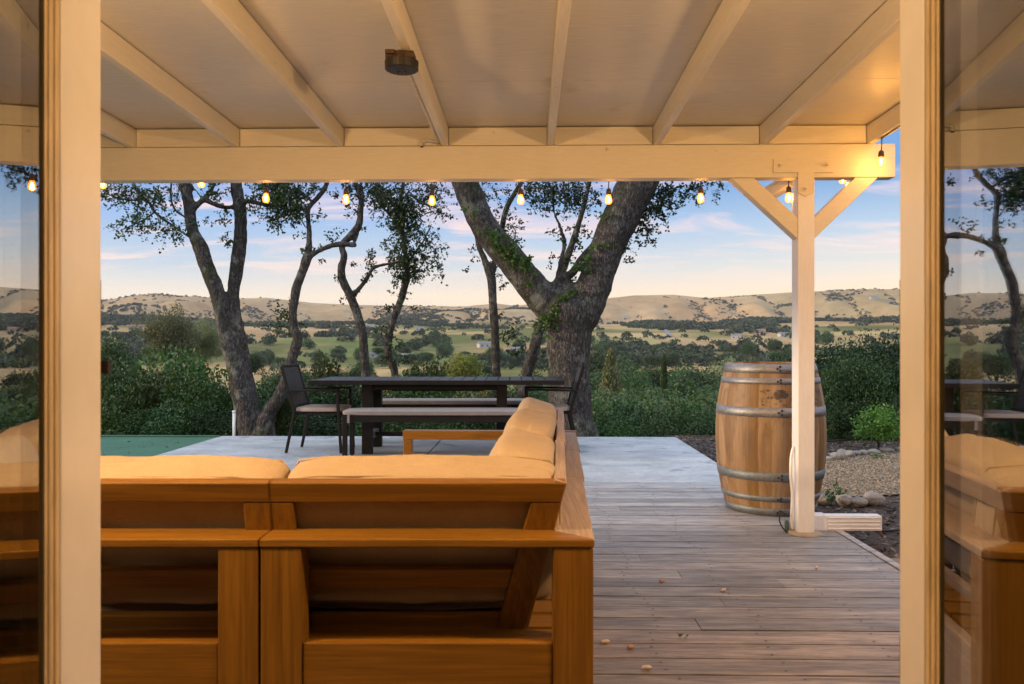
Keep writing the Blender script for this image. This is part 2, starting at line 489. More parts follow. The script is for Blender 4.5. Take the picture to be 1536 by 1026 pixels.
# ------------------------------------------------------------------ dusk sky and sun
SUN_EL, SUN_AZ = R(9), R(-100)          # low in the west, to the left of the view
SKY_S = .72
def make_world():
    w = bpy.data.worlds.new('World'); SC.world = w; w.use_nodes = True
    nt = NT(w)
    bg = nt.n['Background']
    tc = nt.new('ShaderNodeTexCoord')
    sep = nt.new('ShaderNodeSeparateXYZ'); nt.link(tc.outputs['Generated'], sep.inputs[0])
    x, y, z = sep.outputs
    sky = nt.n.new('ShaderNodeTexSky'); sky.sky_type = 'NISHITA'; sky.sun_disc = False
    sky.sun_elevation = SUN_EL; sky.sun_rotation = SUN_AZ; sky.altitude = 200; sky.dust_density = 1.5
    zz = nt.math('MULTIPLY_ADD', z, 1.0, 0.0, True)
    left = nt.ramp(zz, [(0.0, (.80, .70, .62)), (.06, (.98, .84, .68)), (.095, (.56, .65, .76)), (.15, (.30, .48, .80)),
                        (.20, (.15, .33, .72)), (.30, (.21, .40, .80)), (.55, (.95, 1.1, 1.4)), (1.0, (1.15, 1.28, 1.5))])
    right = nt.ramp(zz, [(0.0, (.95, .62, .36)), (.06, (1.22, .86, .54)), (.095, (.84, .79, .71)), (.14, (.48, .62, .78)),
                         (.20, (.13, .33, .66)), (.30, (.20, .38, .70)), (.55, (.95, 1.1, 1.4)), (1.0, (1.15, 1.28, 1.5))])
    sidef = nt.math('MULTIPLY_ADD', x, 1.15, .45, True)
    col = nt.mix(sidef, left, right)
    # thin streaked cirrus, pink from below
    cv = nt.n.new('ShaderNodeCombineXYZ')
    den = nt.math('ADD', nt.math('MAXIMUM', z, 0.0), .10)
    nt.link(nt.math('DIVIDE', x, den), cv.inputs[0]); nt.link(nt.math('DIVIDE', y, den), cv.inputs[1])
    mp = nt.n.new('ShaderNodeMapping'); mp.inputs['Scale'].default_value = (.75, 1.7, 1); mp.inputs['Rotation'].default_value = (0, 0, R(17))
    mp.inputs['Location'].default_value = (2.3, .6, 0)
    nt.link(cv.outputs[0], mp.inputs['Vector'])
    n1 = nt.noise(mp.outputs[0], 1.15, 10, .62, .9)
    mask = nt.ramp(n1, [(.48, 0.0), (.65, 1.0)])
    mask = nt.math('MULTIPLY', mask, nt.ramp(zz, [(.055, 0.0), (.10, .85), (.3, .7), (.6, .4)]))
    ccol = nt.ramp(zz, [(.05, (1.0, .82, .66)), (.13, (1.08, .78, .70)), (.22, (.86, .66, .78)), (.5, (.9, .9, 1.0))])
    col = nt.mix(mask, col, ccol)
    below = nt.math('LESS_THAN', z, -.005)
    col = nt.mix(below, col, (.20, .17, .13))
    # the physical sky adds its own scattered light
    sc_ = nt.n.new('ShaderNodeVectorMath'); sc_.operation = 'SCALE'; sc_.inputs['Scale'].default_value = .02
    nt.link(sky.outputs[0], sc_.inputs[0])
    ad = nt.n.new('ShaderNodeVectorMath'); ad.operation = 'ADD'
    nt.link(col, ad.inputs[0]); nt.link(sc_.outputs[0], ad.inputs[1])
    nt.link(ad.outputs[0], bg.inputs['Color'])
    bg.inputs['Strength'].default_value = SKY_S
make_world()

sd = bpy.data.lights.new('sun', 'SUN'); sd.energy = 2.4; sd.angle = R(5); sd.color = (1.0, .76, .52)
sun = bpy.data.objects.new('sun', sd); COL.objects.link(sun)
sdir = Vector((math.cos(SUN_EL) * math.sin(SUN_AZ), math.cos(SUN_EL) * math.cos(SUN_AZ), math.sin(R(10))))
sun.rotation_euler = sdir.to_track_quat('Z', 'Y').to_euler()

# ------------------------------------------------------------------ terrain
def vnoise2(x, y, seed=0):
    """vectorised value noise"""
    xi, yi = np.floor(x).astype(np.int64), np.floor(y).astype(np.int64)
    xf, yf = x - xi, y - yi
    u, v = xf * xf * (3 - 2 * xf), yf * yf * (3 - 2 * yf)
    def h(a, b):
        n = (a * 374761393 + b * 668265263 + seed * 982451653) & 0xffffffff
        n = ((n ^ (n >> 13)) * 1274126177) & 0xffffffff
        return ((n ^ (n >> 16)) & 0xffff) / 65535.0
    return (h(xi, yi) * (1 - u) + h(xi + 1, yi) * u) * (1 - v) + (h(xi, yi + 1) * (1 - u) + h(xi + 1, yi + 1) * u) * v
def fbm(x, y, seed=0, oc=4):
    s, a, t = 0, .5, 0
    for i in range(oc):
        s = s + a * vnoise2(x * 2 ** i, y * 2 ** i, seed + i * 17); t += a; a *= .5
    return s / t

PD = [0, 9.6, 10.6, 13, 18, 40, 80, 150, 250, 400, 600, 800, 1000, 1250, 1500, 1700, 2000, 2300, 2600, 2850, 3400, 4500, 9000]
PH = [-.12, -.12, -.25, -1.0, -2.6, -7.5, -14, -19, -20, -15, -8, 1, 13, 29, 46, 62, 94, 130, 163, 172, 140, 80, 40]
RU = [-400, 0, 60, 152, 200, 240, 290, 330, 400, 470, 540, 620, 690, 740, 800, 850, 900, 950, 1010, 1060, 1120, 1190, 1250, 1349, 1536, 2000]
RV = [447, 440, 443, 449, 440, 438, 442, 447, 444, 452, 455, 456, 458, 456, 455, 451, 446, 440, 439, 444, 440, 436, 434, 432, 436, 445]
def terrain(x, y):
    x = np.asarray(x, float); y = np.asarray(y, float)
    fw = -x * SA * -1 * 0 + y * CA - x * SA            # forward distance in camera frame
    rt = x * CA + y * SA
    d = np.hypot(x, y)
    az = np.arctan2(rt, fw)
    h = np.interp(d, PD, PH)
    u = 768 + F * np.tan(np.clip(az, -1.2, 1.2))
    ridge = np.interp(u, RU, RV)
    cosf = np.clip(np.cos(az), .35, 1)
    target = (518 - ridge) / F * 2720 * cosf
    k = np.clip((d - 1250) / 1350, 0, 1) ** 1.3
    h = h * (1 + (target / 168.0 - 1) * k)
    # spurs and gullies on the hill front
    sp = fbm(x / 235 + 3.1, y / 900 + .7, 3, 2)
    sp2 = fbm(x / 95 + 9.1, y / 340 + 4.7, 8, 2)
    g = np.exp(-((d - 2110) / 360) ** 2)
    fold = 1 - np.abs(2 * sp2 - 1)
    h = h - g * (sp - .34) * 225 - g * (fold - .38) * 78
    lim = (518 - ridge) / F * d * cosf * (.80 + .16 * np.clip((d - 1600) / 950, 0, 1))
    sm = lim - 5 * np.log1p(np.exp(np.clip((lim - h) / 5, -30, 30)))
    h = np.where((d > 1500) & (d < 2560), np.minimum(h, sm + (h - sm) * np.clip((d - 2450) / 110, 0, 1)), h)
    m = np.clip((d - 90) / 400, 0, 1) * np.clip((1900 - d) / 600, 0, 1)
    h = h + m * (fbm(x / 220, y / 220, 21, 4) - .5) * 13
    h = h + np.clip((d - 16) / 40, 0, 1) * np.clip((400 - d) / 200, 0, 1) * (fbm(x / 22, y / 22, 5, 3) - .5) * 2.0
    return h
def tz(x, y): return float(terrain(np.array([x]), np.array([y]))[0])

def build_terrain():
    azs = np.concatenate([np.linspace(-180, -50, 40, endpoint=False), np.linspace(-50, 50, 640, endpoint=False), np.linspace(50, 180, 40, endpoint=False)])
    ds = np.concatenate([[0.6, 3, 6, 9.6, 10.1, 10.6, 11.5, 13], np.geomspace(15, 300, 60), np.geomspace(310, 1400, 110), np.linspace(1412, 3100, 150), np.geomspace(3200, 8500, 14)])
    A, D = np.meshgrid(np.radians(azs), ds)
    X, Y = D * np.sin(A), D * np.cos(A)
    Z = terrain(X, Y)
    nr, nc = X.shape
    V = np.stack([X.ravel(), Y.ravel(), Z.ravel()], 1)
    i = np.arange(nr - 1)[:, None] * nc; j = np.arange(nc)[None, :]; j2 = (j + 1) % nc
    Q = np.stack([(i + j).ravel(), (i + nc + j).ravel(), (i + nc + j2).ravel(), (i + j2).ravel()], 1)[:, ::-1]
    m, nt, b = base_mat('dry_grass_hills')
    at = nt.new('ShaderNodeAttribute'); at.attribute_name = 'field'; at.attribute_type = 'GEOMETRY'
    n1 = nt.noise(nt.coords((.02, .02, .02), False), 1.0, 8, .65)
    col = nt.mix(1.0, at.outputs['Color'], nt.ramp(n1, [(.25, .70), (.75, 1.12)]), 'MULTIPLY')
    vo = nt.new('ShaderNodeTexVoronoi'); vo.inputs['Scale'].default_value = 1.0
    vo.inputs['Randomness'].default_value = .8
    nt.link(nt.coords((1 / 150, 1 / 75, 0), False), vo.inputs['Vector'])
    sp_ = nt.new('ShaderNodeSeparateColor'); nt.link(vo.outputs['Color'], sp_.inputs[0])
    tc = nt.new('ShaderNodeTexCoord'); sx = nt.new('ShaderNodeSeparateXYZ'); nt.link(tc.outputs['Object'], sx.inputs[0])
    low = nt.math('SUBTRACT', 1.0, nt.math('MULTIPLY_ADD', sx.outputs[2], 1 / 25, -38 / 25, True))
    low = nt.math('MULTIPLY', low, .85)
    patch = nt.mix(sp_.outputs[1], nt.ramp(sp_.outputs[0], [(0, (.72, .69, .68)), (.35, (.95, .92, .9)), (.65, (1.15, 1.12, 1.0)), (1, (.8, 1.0, .75))]), (1.0, .98, .95))
    col = nt.mix(low, col, nt.mix(1.0, col, patch, 'MULTIPLY'))
    n5 = nt.noise(nt.coords((.09, .05, .09), False), 1.0, 6, .7)
    col = nt.mix(nt.ramp(n5, [(.54, 0.0), (.68, .35)]), col, (.15, .115, .06))
    nt.link(col, b.inputs['Base Color']); b.inputs['Roughness'].default_value = 1.0; b.inputs['Specular IOR Level'].default_value = .0
    me = np_mesh('ground', V, Q, [m], smooth=True)
    # field colours: what grows where
    x, y = X.ravel(), Y.ravel(); d = np.hypot(x, y)
    gold = np.array([.43, .275, .135]); pale = np.array([.54, .375, .195]); green = np.array([.125, .15, .05]); olive = np.array([.22, .19, .085]); scrub = np.array([.05, .062, .032])
    C = gold[None, :] + (pale - gold)[None, :] * np.clip(fbm(x / 180, y / 180, 31, 4) * 2.2 - .6, 0, 1)[:, None]
    fn = fbm(x / 140 + 7, y / 220 + 3, 41, 4)
    val = np.clip((d - 280) / 100, 0, 1) * np.clip((1700 - d) / 260, 0, 1)
    u = 768 + F * np.tan(np.clip(np.arctan2(x * CA + y * SA, y * CA - x * SA), -1.2, 1.2))
    gm = np.clip((fn - .50) * 9, 0, 1) * val
    C = C + (green - C) * (gm * .85)[:, None]
    # the pasture in the middle of the valley and the greener slopes on the right
    def ell(cx, cy, rx, ry):
        return np.clip(1.6 - 1.6 * np.hypot((x - cx) / rx, (y - cy) / ry), 0, 1)
    for (uu, dd, rx, ry) in ((590, 780, 130, 250), (700, 1200, 150, 120), (640, 600, 80, 120), (470, 860, 70, 70), (790, 650, 60, 80)):
        p = px(uu, 518, dd); e = ell(p.x, p.y, rx, ry)
        C = C + (np.array([.16, .19, .07]) - C) * (e * .9)[:, None]
    for (uu, dd, rx, ry) in ((1010, 1200, 210, 120), (1130, 820, 160, 160), (960, 1000, 90, 80), (560, 1400, 130, 60), (180, 1150, 100, 70), (1090, 600, 90, 90)):
        p = px(uu, 518, dd); e = ell(p.x, p.y, rx, ry)
        C = C + (pale * 1.02 - C) * (e * .9)[:, None]
    rg = np.clip((u - 1050) / 250, 0, 1) * np.clip((d - 1500) / 200, 0, 1)
    C = C + (olive * 1.2 - C) * (rg * .55 * np.clip(fbm(x / 260, y / 260, 61, 3) * 2 - .4, 0, 1))[:, None]
    near = np.clip((330 - d) / 150, 0, 1)
    C = C + (np.array([.09, .10, .04]) - C) * near[:, None]
    C4 = np.concatenate([C, np.ones((len(C), 1))], 1).astype(np.float32)
    ca = me.color_attributes.new('field', 'FLOAT_COLOR', 'POINT')
    ca.data.foreach_set('color', C4.ravel())
    tag(link('ground', me), kind='structure')
build_terrain()

# ------------------------------------------------------------------ leaves
def unit(n):
    v = rng.normal(size=(n, 3)); return v / np.linalg.norm(v, axis=1)[:, None]

def leaf_quads(P, size, out=None, flat=.5, aspect=.55):
    """one folded rhombus leaf per point; returns verts, quads"""
    n = len(P)
    a = unit(n)
    if out is not None: a = a * (1 - flat) + out * flat
    a /= np.linalg.norm(a, axis=1)[:, None] + 1e-9
    nn = unit(n); nn[:, 2] += .6
    b = np.cross(a, nn); b /= np.linalg.norm(b, axis=1)[:, None] + 1e-9
    s = (size * rng.uniform(.65, 1.25, n))[:, None]
    up = np.cross(b, a)
    V = np.stack([P, P + a * s * .5 + b * s * aspect * .5 + up * s * .06, P + a * s, P + a * s * .5 - b * s * aspect * .5 + up * s * .06], 1).reshape(-1, 3)
    Q = np.arange(n * 4).reshape(n, 4)
    return V, Q

def lumpy_crown(name, n, lumps, leaf, mat, rad=(1, 1, 1), lump_r=(.32, .55), seed=1, base_cut=-.75, shell=.55):
    """unit crown made of leaf clumps spread over an uneven volume"""
    global rng
    rng = np.random.default_rng(seed)
    cs = unit(lumps * 3); cs = cs[cs[:, 2] > base_cut][:lumps]
    rr = rng.uniform(.25, .78, len(cs)) ; cs = cs * rr[:, None]
    lr = rng.uniform(*lump_r, len(cs))
    idx = rng.choice(len(cs), n, p=lr ** 2 / (lr ** 2).sum())
    dirs = unit(n)
    rads = lr[idx] * (shell + (1 - shell) * rng.random(n) ** .5) * rng.uniform(.85, 1.1, n)
    P = (cs[idx] + dirs * rads[:, None]) * np.array(rad)[None, :]
    V, Q = leaf_quads(P, leaf, dirs, .35)
    tone = rng.uniform(0, 1, len(cs))[idx] * .45 + rng.random(n) * .55
    return np_mesh(name, V, Q, [mat], rnd=tone)

print('part 2 ok')

# ------------------------------------------------------------------ oaks at the edge of the patio
def limb(mb, d, pts, wpx, seg=10, sub=4, wob=.10, dd=0.0, mi=0):
    """pts: (u, v[, extra depth]); wpx: widths in photograph pixels at each point"""
    P = [px(p[0], p[1], d + dd + (p[2] if len(p) > 2 else 0)) for p in pts]
    if not isinstance(wpx, (list, tuple)): wpx = [wpx] * len(P)
    if len(wpx) == 2 and len(P) > 2:
        wpx = [wpx[0] + (wpx[1] - wpx[0]) * i / (len(P) - 1) for i in range(len(P))]
    mb.tube(P, [w * .5 * d / F for w in wpx], seg=seg, sub=sub, wob=wob, mi=mi)

def sprays(d, blobs, k=.30, leaf=.044, twig_len=.26, dep=1.0, seed=3, droop=.25):
    """leafy sprays: thin twigs with leaves along them. Returns arrays for one crown mesh"""
    global rng
    rng = np.random.default_rng(seed)
    LP, TV, TQ, tone = [], [], [], []
    s = d / F
    for (u, v, ru, rv, den) in blobs:
        n = int(math.pi * ru * rv * k * den)
        nt_ = max(2, n // 11)
        c = np.array(px(u, v, d))
        st = unit(nt_) * (rng.random(nt_) ** .45)[:, None] * .80
        st = c + st * np.array([ru * s, ru * s * dep, rv * s])
        dr = unit(nt_) * .8 + (st - c) / (max(ru, rv) * s) * .6; dr[:, 2] -= droop
        dr /= np.linalg.norm(dr, axis=1)[:, None]
        L = np.minimum(twig_len, max(ru, rv) * s * .9) * rng.uniform(.5, 1.15, nt_)
        t0 = rng.random()
        for i in range(nt_):
            m = 11
            t = np.linspace(.15, 1, m) + rng.uniform(-.04, .04, m)
            bend = unit(1)[0] * .25
            pts = st[i] + np.outer(t * L[i], dr[i]) + np.outer(t ** 2 * L[i], bend)
            LP.append(pts + rng.normal(size=(m, 3)) * .012)
            tone.append(np.full(m, rng.random() * .5 + t0 * .2) + rng.random(m) * .3)
            e0, e1 = st[i] - dr[i] * L[i] * .25, pts[-1]; em = pts[5]
            w = unit(1)[0] * .0028
            b = sum(len(x) for x in TV)
            TV.append(np.array([e0 - w, e0 + w, em - w * .8, em + w * .8, e1 - w * .4, e1 + w * .4]))
            TQ.append(np.array([[b, b + 1, b + 3, b + 2], [b + 2, b + 3, b + 5, b + 4]]))
    P = np.concatenate(LP); tone = np.concatenate(tone)
    V, Q = leaf_quads(P, leaf, None, 0, .6)
    TV = np.concatenate(TV); TQ = np.concatenate(TQ) + len(V)
    return np.concatenate([V, TV]), np.concatenate([Q, TQ]), np.concatenate([np.zeros(len(Q), int), np.ones(len(TQ), int)]), np.concatenate([tone, np.zeros(len(TQ))])

def crown_part(name, parent, d, blobs, mat=None, **kw):
    V, Q, mi, rn = sprays(d, blobs, **kw)
    loc = np.array(parent.location)
    return link(name, np_mesh(name, V - loc, Q, [mat or M_oak, M_twig], mi, np.clip(rn, 0, 1)), parent)

def trunk_part(mb, parent, voxel=.022, sm=3):
    L = Vector(parent.location)
    mb.v = [tuple(Vector(v) - L) for v in mb.v]
    o = mb.build('trunk', M_bark, parent, smooth=True)
    rm = o.modifiers.new('merge', 'REMESH'); rm.mode = 'VOXEL'; rm.voxel_size = voxel; rm.use_smooth_shade = True
    s_ = o.modifiers.new('soften', 'SMOOTH'); s_.iterations = sm; s_.factor = .5
    tx = bpy.data.textures.new('bark_lumps', 'CLOUDS'); tx.noise_scale = .09; tx.noise_depth = 3
    dm = o.modifiers.new('lumps', 'DISPLACE'); dm.texture = tx; dm.strength = voxel * .9; dm.mid_level = .5
    return o

# three-stemmed oak on the left
D1 = 10.2
b1 = px(382, 655, D1); b1.z = -.15
t1 = thing('oak_tree', 'grey oak with three bare stems from one base beside the green lawn', 'tree', b1)
mb = MB()
limb(mb, D1, [(386, 668), (377, 642), (369, 610), (361, 575), (351, 540), (340, 508), (331, 462), (323, 431), (311, 402), (301, 372), (288, 343), (283, 304), (276, 273), (268, 235), (255, 190)], [58, 40, 36, 33, 27, 23, 22, 23, 23, 22, 18, 17, 18, 15, 10])
limb(mb, D1, [(380, 660), (372, 610), (366, 560), (359, 509), (352, 470), (350, 441), (354, 411), (359, 372), (361, 343), (360, 314), (354, 275), (350, 230), (360, 185)], [40, 34, 26, 22, 20, 18, 21, 21, 19, 19, 18, 14, 9], dd=.12)
limb(mb, D1, [(394, 664), (397, 640), (403, 618), (417, 600), (430, 569), (438, 537), (447, 507), (441, 494), (439, 478), (440, 460), (445, 431), (456, 402), (461, 384)], [46, 32, 24, 21, 18, 16, 16, 14, 13, 14, 14, 14, 16], dd=-.05)
limb(mb, D1, [(461, 384), (464, 363), (463, 333), (462, 314), (475, 298), (488, 281), (493, 262), (505, 225)], [13, 9, 8, 9, 9, 8, 7, 5], seg=8)
limb(mb, D1, [(462, 388), (470, 381), (479, 376), (498, 368), (512, 366), (535, 367)], [11, 9, 8, 9, 10, 9], seg=8, dd=-.03)
limb(mb, D1, [(287, 318), (293, 310), (306, 298), (318, 284), (323, 268), (330, 230)], [12, 10, 9, 6, 5, 4], seg=7)
limb(mb, D1, [(306, 299), (326, 308), (347, 311, .12), (371, 302, .1), (390, 305), (402, 308), (425, 296)], [9, 8, 8, 8, 7, 6, 4], seg=7)
limb(mb, D1, [(303, 298), (293, 284), (285, 275), (270, 262)], [5, 4, 3, 3], seg=6)
trunk_part(mb, t1)
for pts, w in (
    ([(282, 330), (275, 324), (266, 318), (259, 308), (256, 290), (258, 265)], [4, 3, 3, 3, 3, 3]),
    ([(285, 356), (277, 351), (262, 340), (248, 331), (232, 318), (224, 305), (216, 298), (205, 285), (200, 268), (215, 235)], [3, 3, 3, 4, 4, 4, 5, 5, 5, 6]),
    ([(232, 318), (215, 330), (198, 338), (182, 345)], [3, 2, 2, 1.5]),
    ([(216, 298), (195, 300), (175, 296), (158, 290)], [3, 3, 2, 1.5]),
    ([(438, 480), (428, 478), (420, 470), (412, 462)], [3, 2, 2, 1.5]),
    ([(402, 308), (425, 312), (445, 322), (458, 340)], [4, 3, 2, 2]),
    ([(470, 303), (450, 290), (425, 280), (405, 278)], [4, 4, 3, 2])):
    mb = MB(); limb(mb, D1, pts, w, seg=5)
    mb.v = [tuple(Vector(v) - b1) for v in mb.v]
    mb.build('twig', M_bark, t1, smooth=True)
crown_part('crown', t1, D1, [
    (160, 288, 14, 20, .5), (180, 292, 26, 18, .5), (200, 286, 34, 18, .8), (225, 300, 28, 22, .7), (205, 332, 28, 16, .7), (182, 344, 14, 12, .55),
    (236, 338, 34, 15, .8), (262, 350, 20, 10, .7), (258, 288, 26, 18, .4), (284, 345, 9, 18, .6), (318, 285, 24, 18, .6), (334, 330, 12, 16, .5),
    (340, 352, 9, 18, .6), (308, 330, 13, 8, .25), (388, 300, 24, 24, .5), (428, 296, 36, 30, 1.6), (418, 280, 40, 14, 1.3), (412, 328, 22, 14, .8), (452, 318, 20, 24, .9),
    (470, 280, 16, 18, .8), (480, 326, 9, 12, .4), (388, 282, 20, 12, .6), (448, 345, 13, 6, .4), (500, 357, 15, 11, .5), (450, 374, 9, 10, .4),
    (474, 372, 7, 9, .3), (482, 394, 6, 5, .4), (434, 452, 9, 9, .4), (424, 468, 12, 12, .8), (414, 486, 10, 12, .7), (441, 478, 8, 10, .6), (430, 495, 10, 8, .6), (456, 492, 6, 9, .4),
    (270, 235, 95, 35, .35), (170, 240, 50, 35, .35), (420, 240, 70, 35, .4)], seed=31)

# crooked thin oak with an S bend
D2 = 12.2
b2 = px(552, 660, D2); b2.z = tz(b2.x, b2.y) - .1
t2 = thing('oak_tree', 'thin crooked oak with an S-bent mossy trunk behind the left half of the table', 'tree', b2)
mb = MB()
limb(mb, D2, [(556, 680), (552, 600), (548, 555), (544, 500), (538, 478), (532, 460), (524, 441), (514, 421), (512, 404), (516, 384), (513, 372), (516, 364), (529, 350), (538, 338), (541, 318), (542, 300), (537, 286), (533, 273), (526, 235)], [18, 15, 14, 14, 14, 14, 13, 13, 12, 11, 9, 11, 12, 11, 9, 9, 8, 7, 5])
limb(mb, D2, [(540, 312), (544, 295), (542, 275), (552, 240)], [7, 6, 5, 4], seg=7)
limb(mb, D2, [(529, 442), (534, 438), (547, 423), (557, 406), (564, 400), (582, 396), (600, 392)], [9, 8, 7, 6, 6, 5, 4], seg=7)
limb(mb, D2, [(530, 367), (533, 360), (537, 350)], [6, 5, 5], seg=7)
trunk_part(mb, t2, .02, 2)
crown_part('crown', t2, D2, [(530, 308, 12, 22, .5), (515, 288, 16, 18, .6), (526, 280, 18, 14, .7), (560, 285, 22, 18, .8), (545, 345, 5, 8, .2), (528, 395, 6, 8, .35), (556, 400, 9, 16, .5),
    (548, 412, 9, 12, .4), (520, 445, 12, 8, .35), (536, 440, 8, 8, .4), (506, 420, 6, 6, .35), (518, 416, 6, 7, .3), (545, 235, 55, 32, .4), (560, 385, 14, 12, .45)], seed=32, k=.26, leaf=.05)

# slim oak with a dense leafy head
D3 = 12.8
b3 = px(592, 660, D3); b3.z = tz(b3.x, b3.y) - .1
t3 = thing('oak_tree', 'slim oak with a dense dark leafy head, between the S-bent oak and the big oak', 'tree', b3)
mb = MB()
limb(mb, D3, [(592, 690), (593, 600), (592, 559), (582, 529), (584, 502), (591, 476), (600, 454), (607, 431), (611, 417), (608, 382), (603, 343), (601, 304), (606, 260), (600, 210)], [16, 13, 12, 12, 11, 11, 11, 11, 9, 8, 7, 6, 5, 3])
limb(mb, D3, [(608, 400), (622, 380), (636, 360), (648, 335)], [5, 5, 4, 3], seg=6)
limb(mb, D3, [(604, 350), (590, 330), (575, 312), (562, 300)], [5, 4, 4, 3], seg=6)
trunk_part(mb, t3, .02, 2)
crown_part('crown', t3, D3, [(605, 393, 26, 34, 1.5), (628, 394, 34, 26, .8), (590, 372, 20, 26, .6), (612, 345, 34, 26, 1.6), (588, 300, 42, 30, 1.5), (640, 300, 34, 30, .9), (568, 288, 28, 24, 1.0),
    (605, 318, 30, 26, 1.6), (662, 320, 22, 12, .35), (652, 284, 34, 14, .6), (646, 368, 20, 24, .7), (600, 444, 14, 16, .6), (590, 424, 12, 8, .4), (658, 402, 14, 18, .4),
    (612, 412, 16, 14, 1.0), (622, 458, 8, 8, .35), (580, 470, 10, 14, .5), (572, 492, 12, 12, .8), (590, 505, 10, 16, .7), (578, 525, 16, 16, .7), (600, 535, 14, 14, .6), (560, 388, 10, 12, .4), (600, 235, 70, 40, .7)],
    seed=33, k=.26, leaf=.05)

# slim trunk and leaning trunk beside the big oak
D4 = 12.0
b4 = px(748, 660, D4); b4.z = tz(b4.x, b4.y) - .1
t4 = thing('oak_tree', 'straight slim oak trunk forking under the left limb of the big forked oak', 'tree', b4)
mb = MB()
limb(mb, D4, [(750, 690), (748, 610), (745, 565), (742, 492), (739, 448), (738, 425), (735, 410), (727, 390), (719, 370), (714, 345), (712, 300), (706, 250)], [17, 15, 14, 13, 13, 14, 15, 10, 9, 7, 6, 4])
limb(mb, D4, [(737, 418), (741, 402), (742, 385), (752, 345), (760, 312), (772, 290), (783, 272), (795, 240)], [10, 8, 7, 9, 9, 8, 7, 5], seg=8)
trunk_part(mb, t4, .02, 2)
crown_part('crown', t4, D4, [(707, 385, 8, 18, .4), (704, 405, 6, 10, .35), (749, 410, 8, 15, .4), (756, 432, 8, 14, .4), (740, 394, 10, 10, .6), (764, 500, 13, 22, .9), (772, 525, 12, 16, .9), (755, 470, 7, 14, .4),
    (757, 330, 20, 18, .5), (770, 345, 22, 22, .6), (776, 366, 16, 15, .5), (745, 295, 25, 20, .4), (735, 283, 20, 12, .3), (790, 280, 20, 14, .6), (745, 240, 60, 30, .4)], seed=34, k=.25, leaf=.048)
D4b = 11.5
b4b = px(786, 650, D4b); b4b.z = tz(b4b.x, b4b.y) - .1
t4b = thing('oak_tree', 'leaning mossy trunk rising behind the left side of the big forked oak', 'tree', b4b)
mb = MB()
limb(mb, D4b, [(776, 680), (782, 610), (789, 565), (799, 530), (808, 498), (824, 462), (846, 400), (870, 330), (890, 250)], [22, 20, 18, 17, 16, 14, 12, 9, 5])
trunk_part(mb, t4b, .02, 2)
crown_part('crown', t4b, D4b, [(818, 545, 10, 18, .5), (826, 500, 8, 14, .4), (890, 240, 40, 30, .5)], seed=35, k=.2)

# the big forked oak
D5 = 10.3
b5 = px(858, 655, D5); b5.z = -.15
t5 = thing('oak_tree', 'largest oak, its thick ivy-grown trunk splitting into a wide fork', 'tree', b5)
mb = MB()
limb(mb, D5, [(862, 676), (860, 655), (857, 628), (854, 575), (853, 540), (853, 509), (853, 482), (853, 462), (852, 440), (852, 424)], [96, 78, 66, 62, 61, 65, 76, 80, 54, 20], seg=16)
limb(mb, D5, [(853, 518), (830, 466), (812, 446), (787, 415), (761, 383), (735, 353), (716, 319), (698, 274), (686, 235), (668, 190)], [30, 54, 50, 46, 45, 43, 41, 40, 34, 26], seg=14)
limb(mb, D5, [(855, 522), (872, 472), (884, 448), (899, 405), (914, 362), (936, 319), (957, 274), (978, 232), (1005, 180)], [28, 58, 54, 50, 52, 57, 60, 54, 40], seg=14, dd=-.04)
limb(mb, D5, [(829, 440), (836, 424), (846, 414), (858, 410), (874, 386), (888, 370), (900, 352)], [14, 14, 13, 12, 12, 11, 10], seg=8, dd=-.05)
limb(mb, D5, [(834, 428), (838, 412), (842, 390), (847, 366), (843, 350), (838, 335), (831, 317), (830, 296), (829, 276), (826, 240)], [12, 9, 8, 8, 7, 6, 5, 5, 4, 3], seg=7)
limb(mb, D5, [(925, 335), (945, 322), (968, 318), (990, 300)], [6, 5, 4, 3], seg=6)
limb(mb, D5, [(947, 300), (965, 300), (990, 288), (1020, 280), (1050, 276)], [7, 6, 5, 4, 3], seg=6, dd=.1)
trunk_part(mb, t5, .025, 3)
crown_part('crown', t5, D5, [(720, 290, 10, 14, .3), (800, 287, 26, 18, .8), (832, 280, 34, 18, 1.1), (852, 298, 30, 18, .9), (872, 290, 26, 18, .8), (890, 308, 14, 14, .4), (815, 314, 18, 10, .6), (840, 328, 10, 12, .3),
    (835, 355, 12, 14, .4), (866, 345, 20, 12, .45), (872, 365, 18, 12, .4), (830, 387, 8, 18, .3), (852, 395, 11, 16, .4), (828, 425, 6, 10, .4), (857, 418, 10, 10, .3), (980, 310, 24, 20, 1.0), (1000, 298, 24, 20, .9),
    (964, 340, 20, 18, .9), (945, 366, 18, 12, .7), (975, 355, 17, 10, .6), (935, 382, 12, 10, .4), (1000, 330, 13, 10, .5), (1010, 281, 15, 12, .5), (1036, 286, 18, 18, .8), (1063, 283, 24, 9, .9), (1084, 277, 12, 5, .6),
    (1042, 302, 8, 8, .4), (950, 388, 7, 6, .3), (985, 285, 20, 14, .8), (800, 240, 80, 30, .4), (1010, 235, 80, 32, .6), (690, 240, 50, 28, .3)], seed=36)
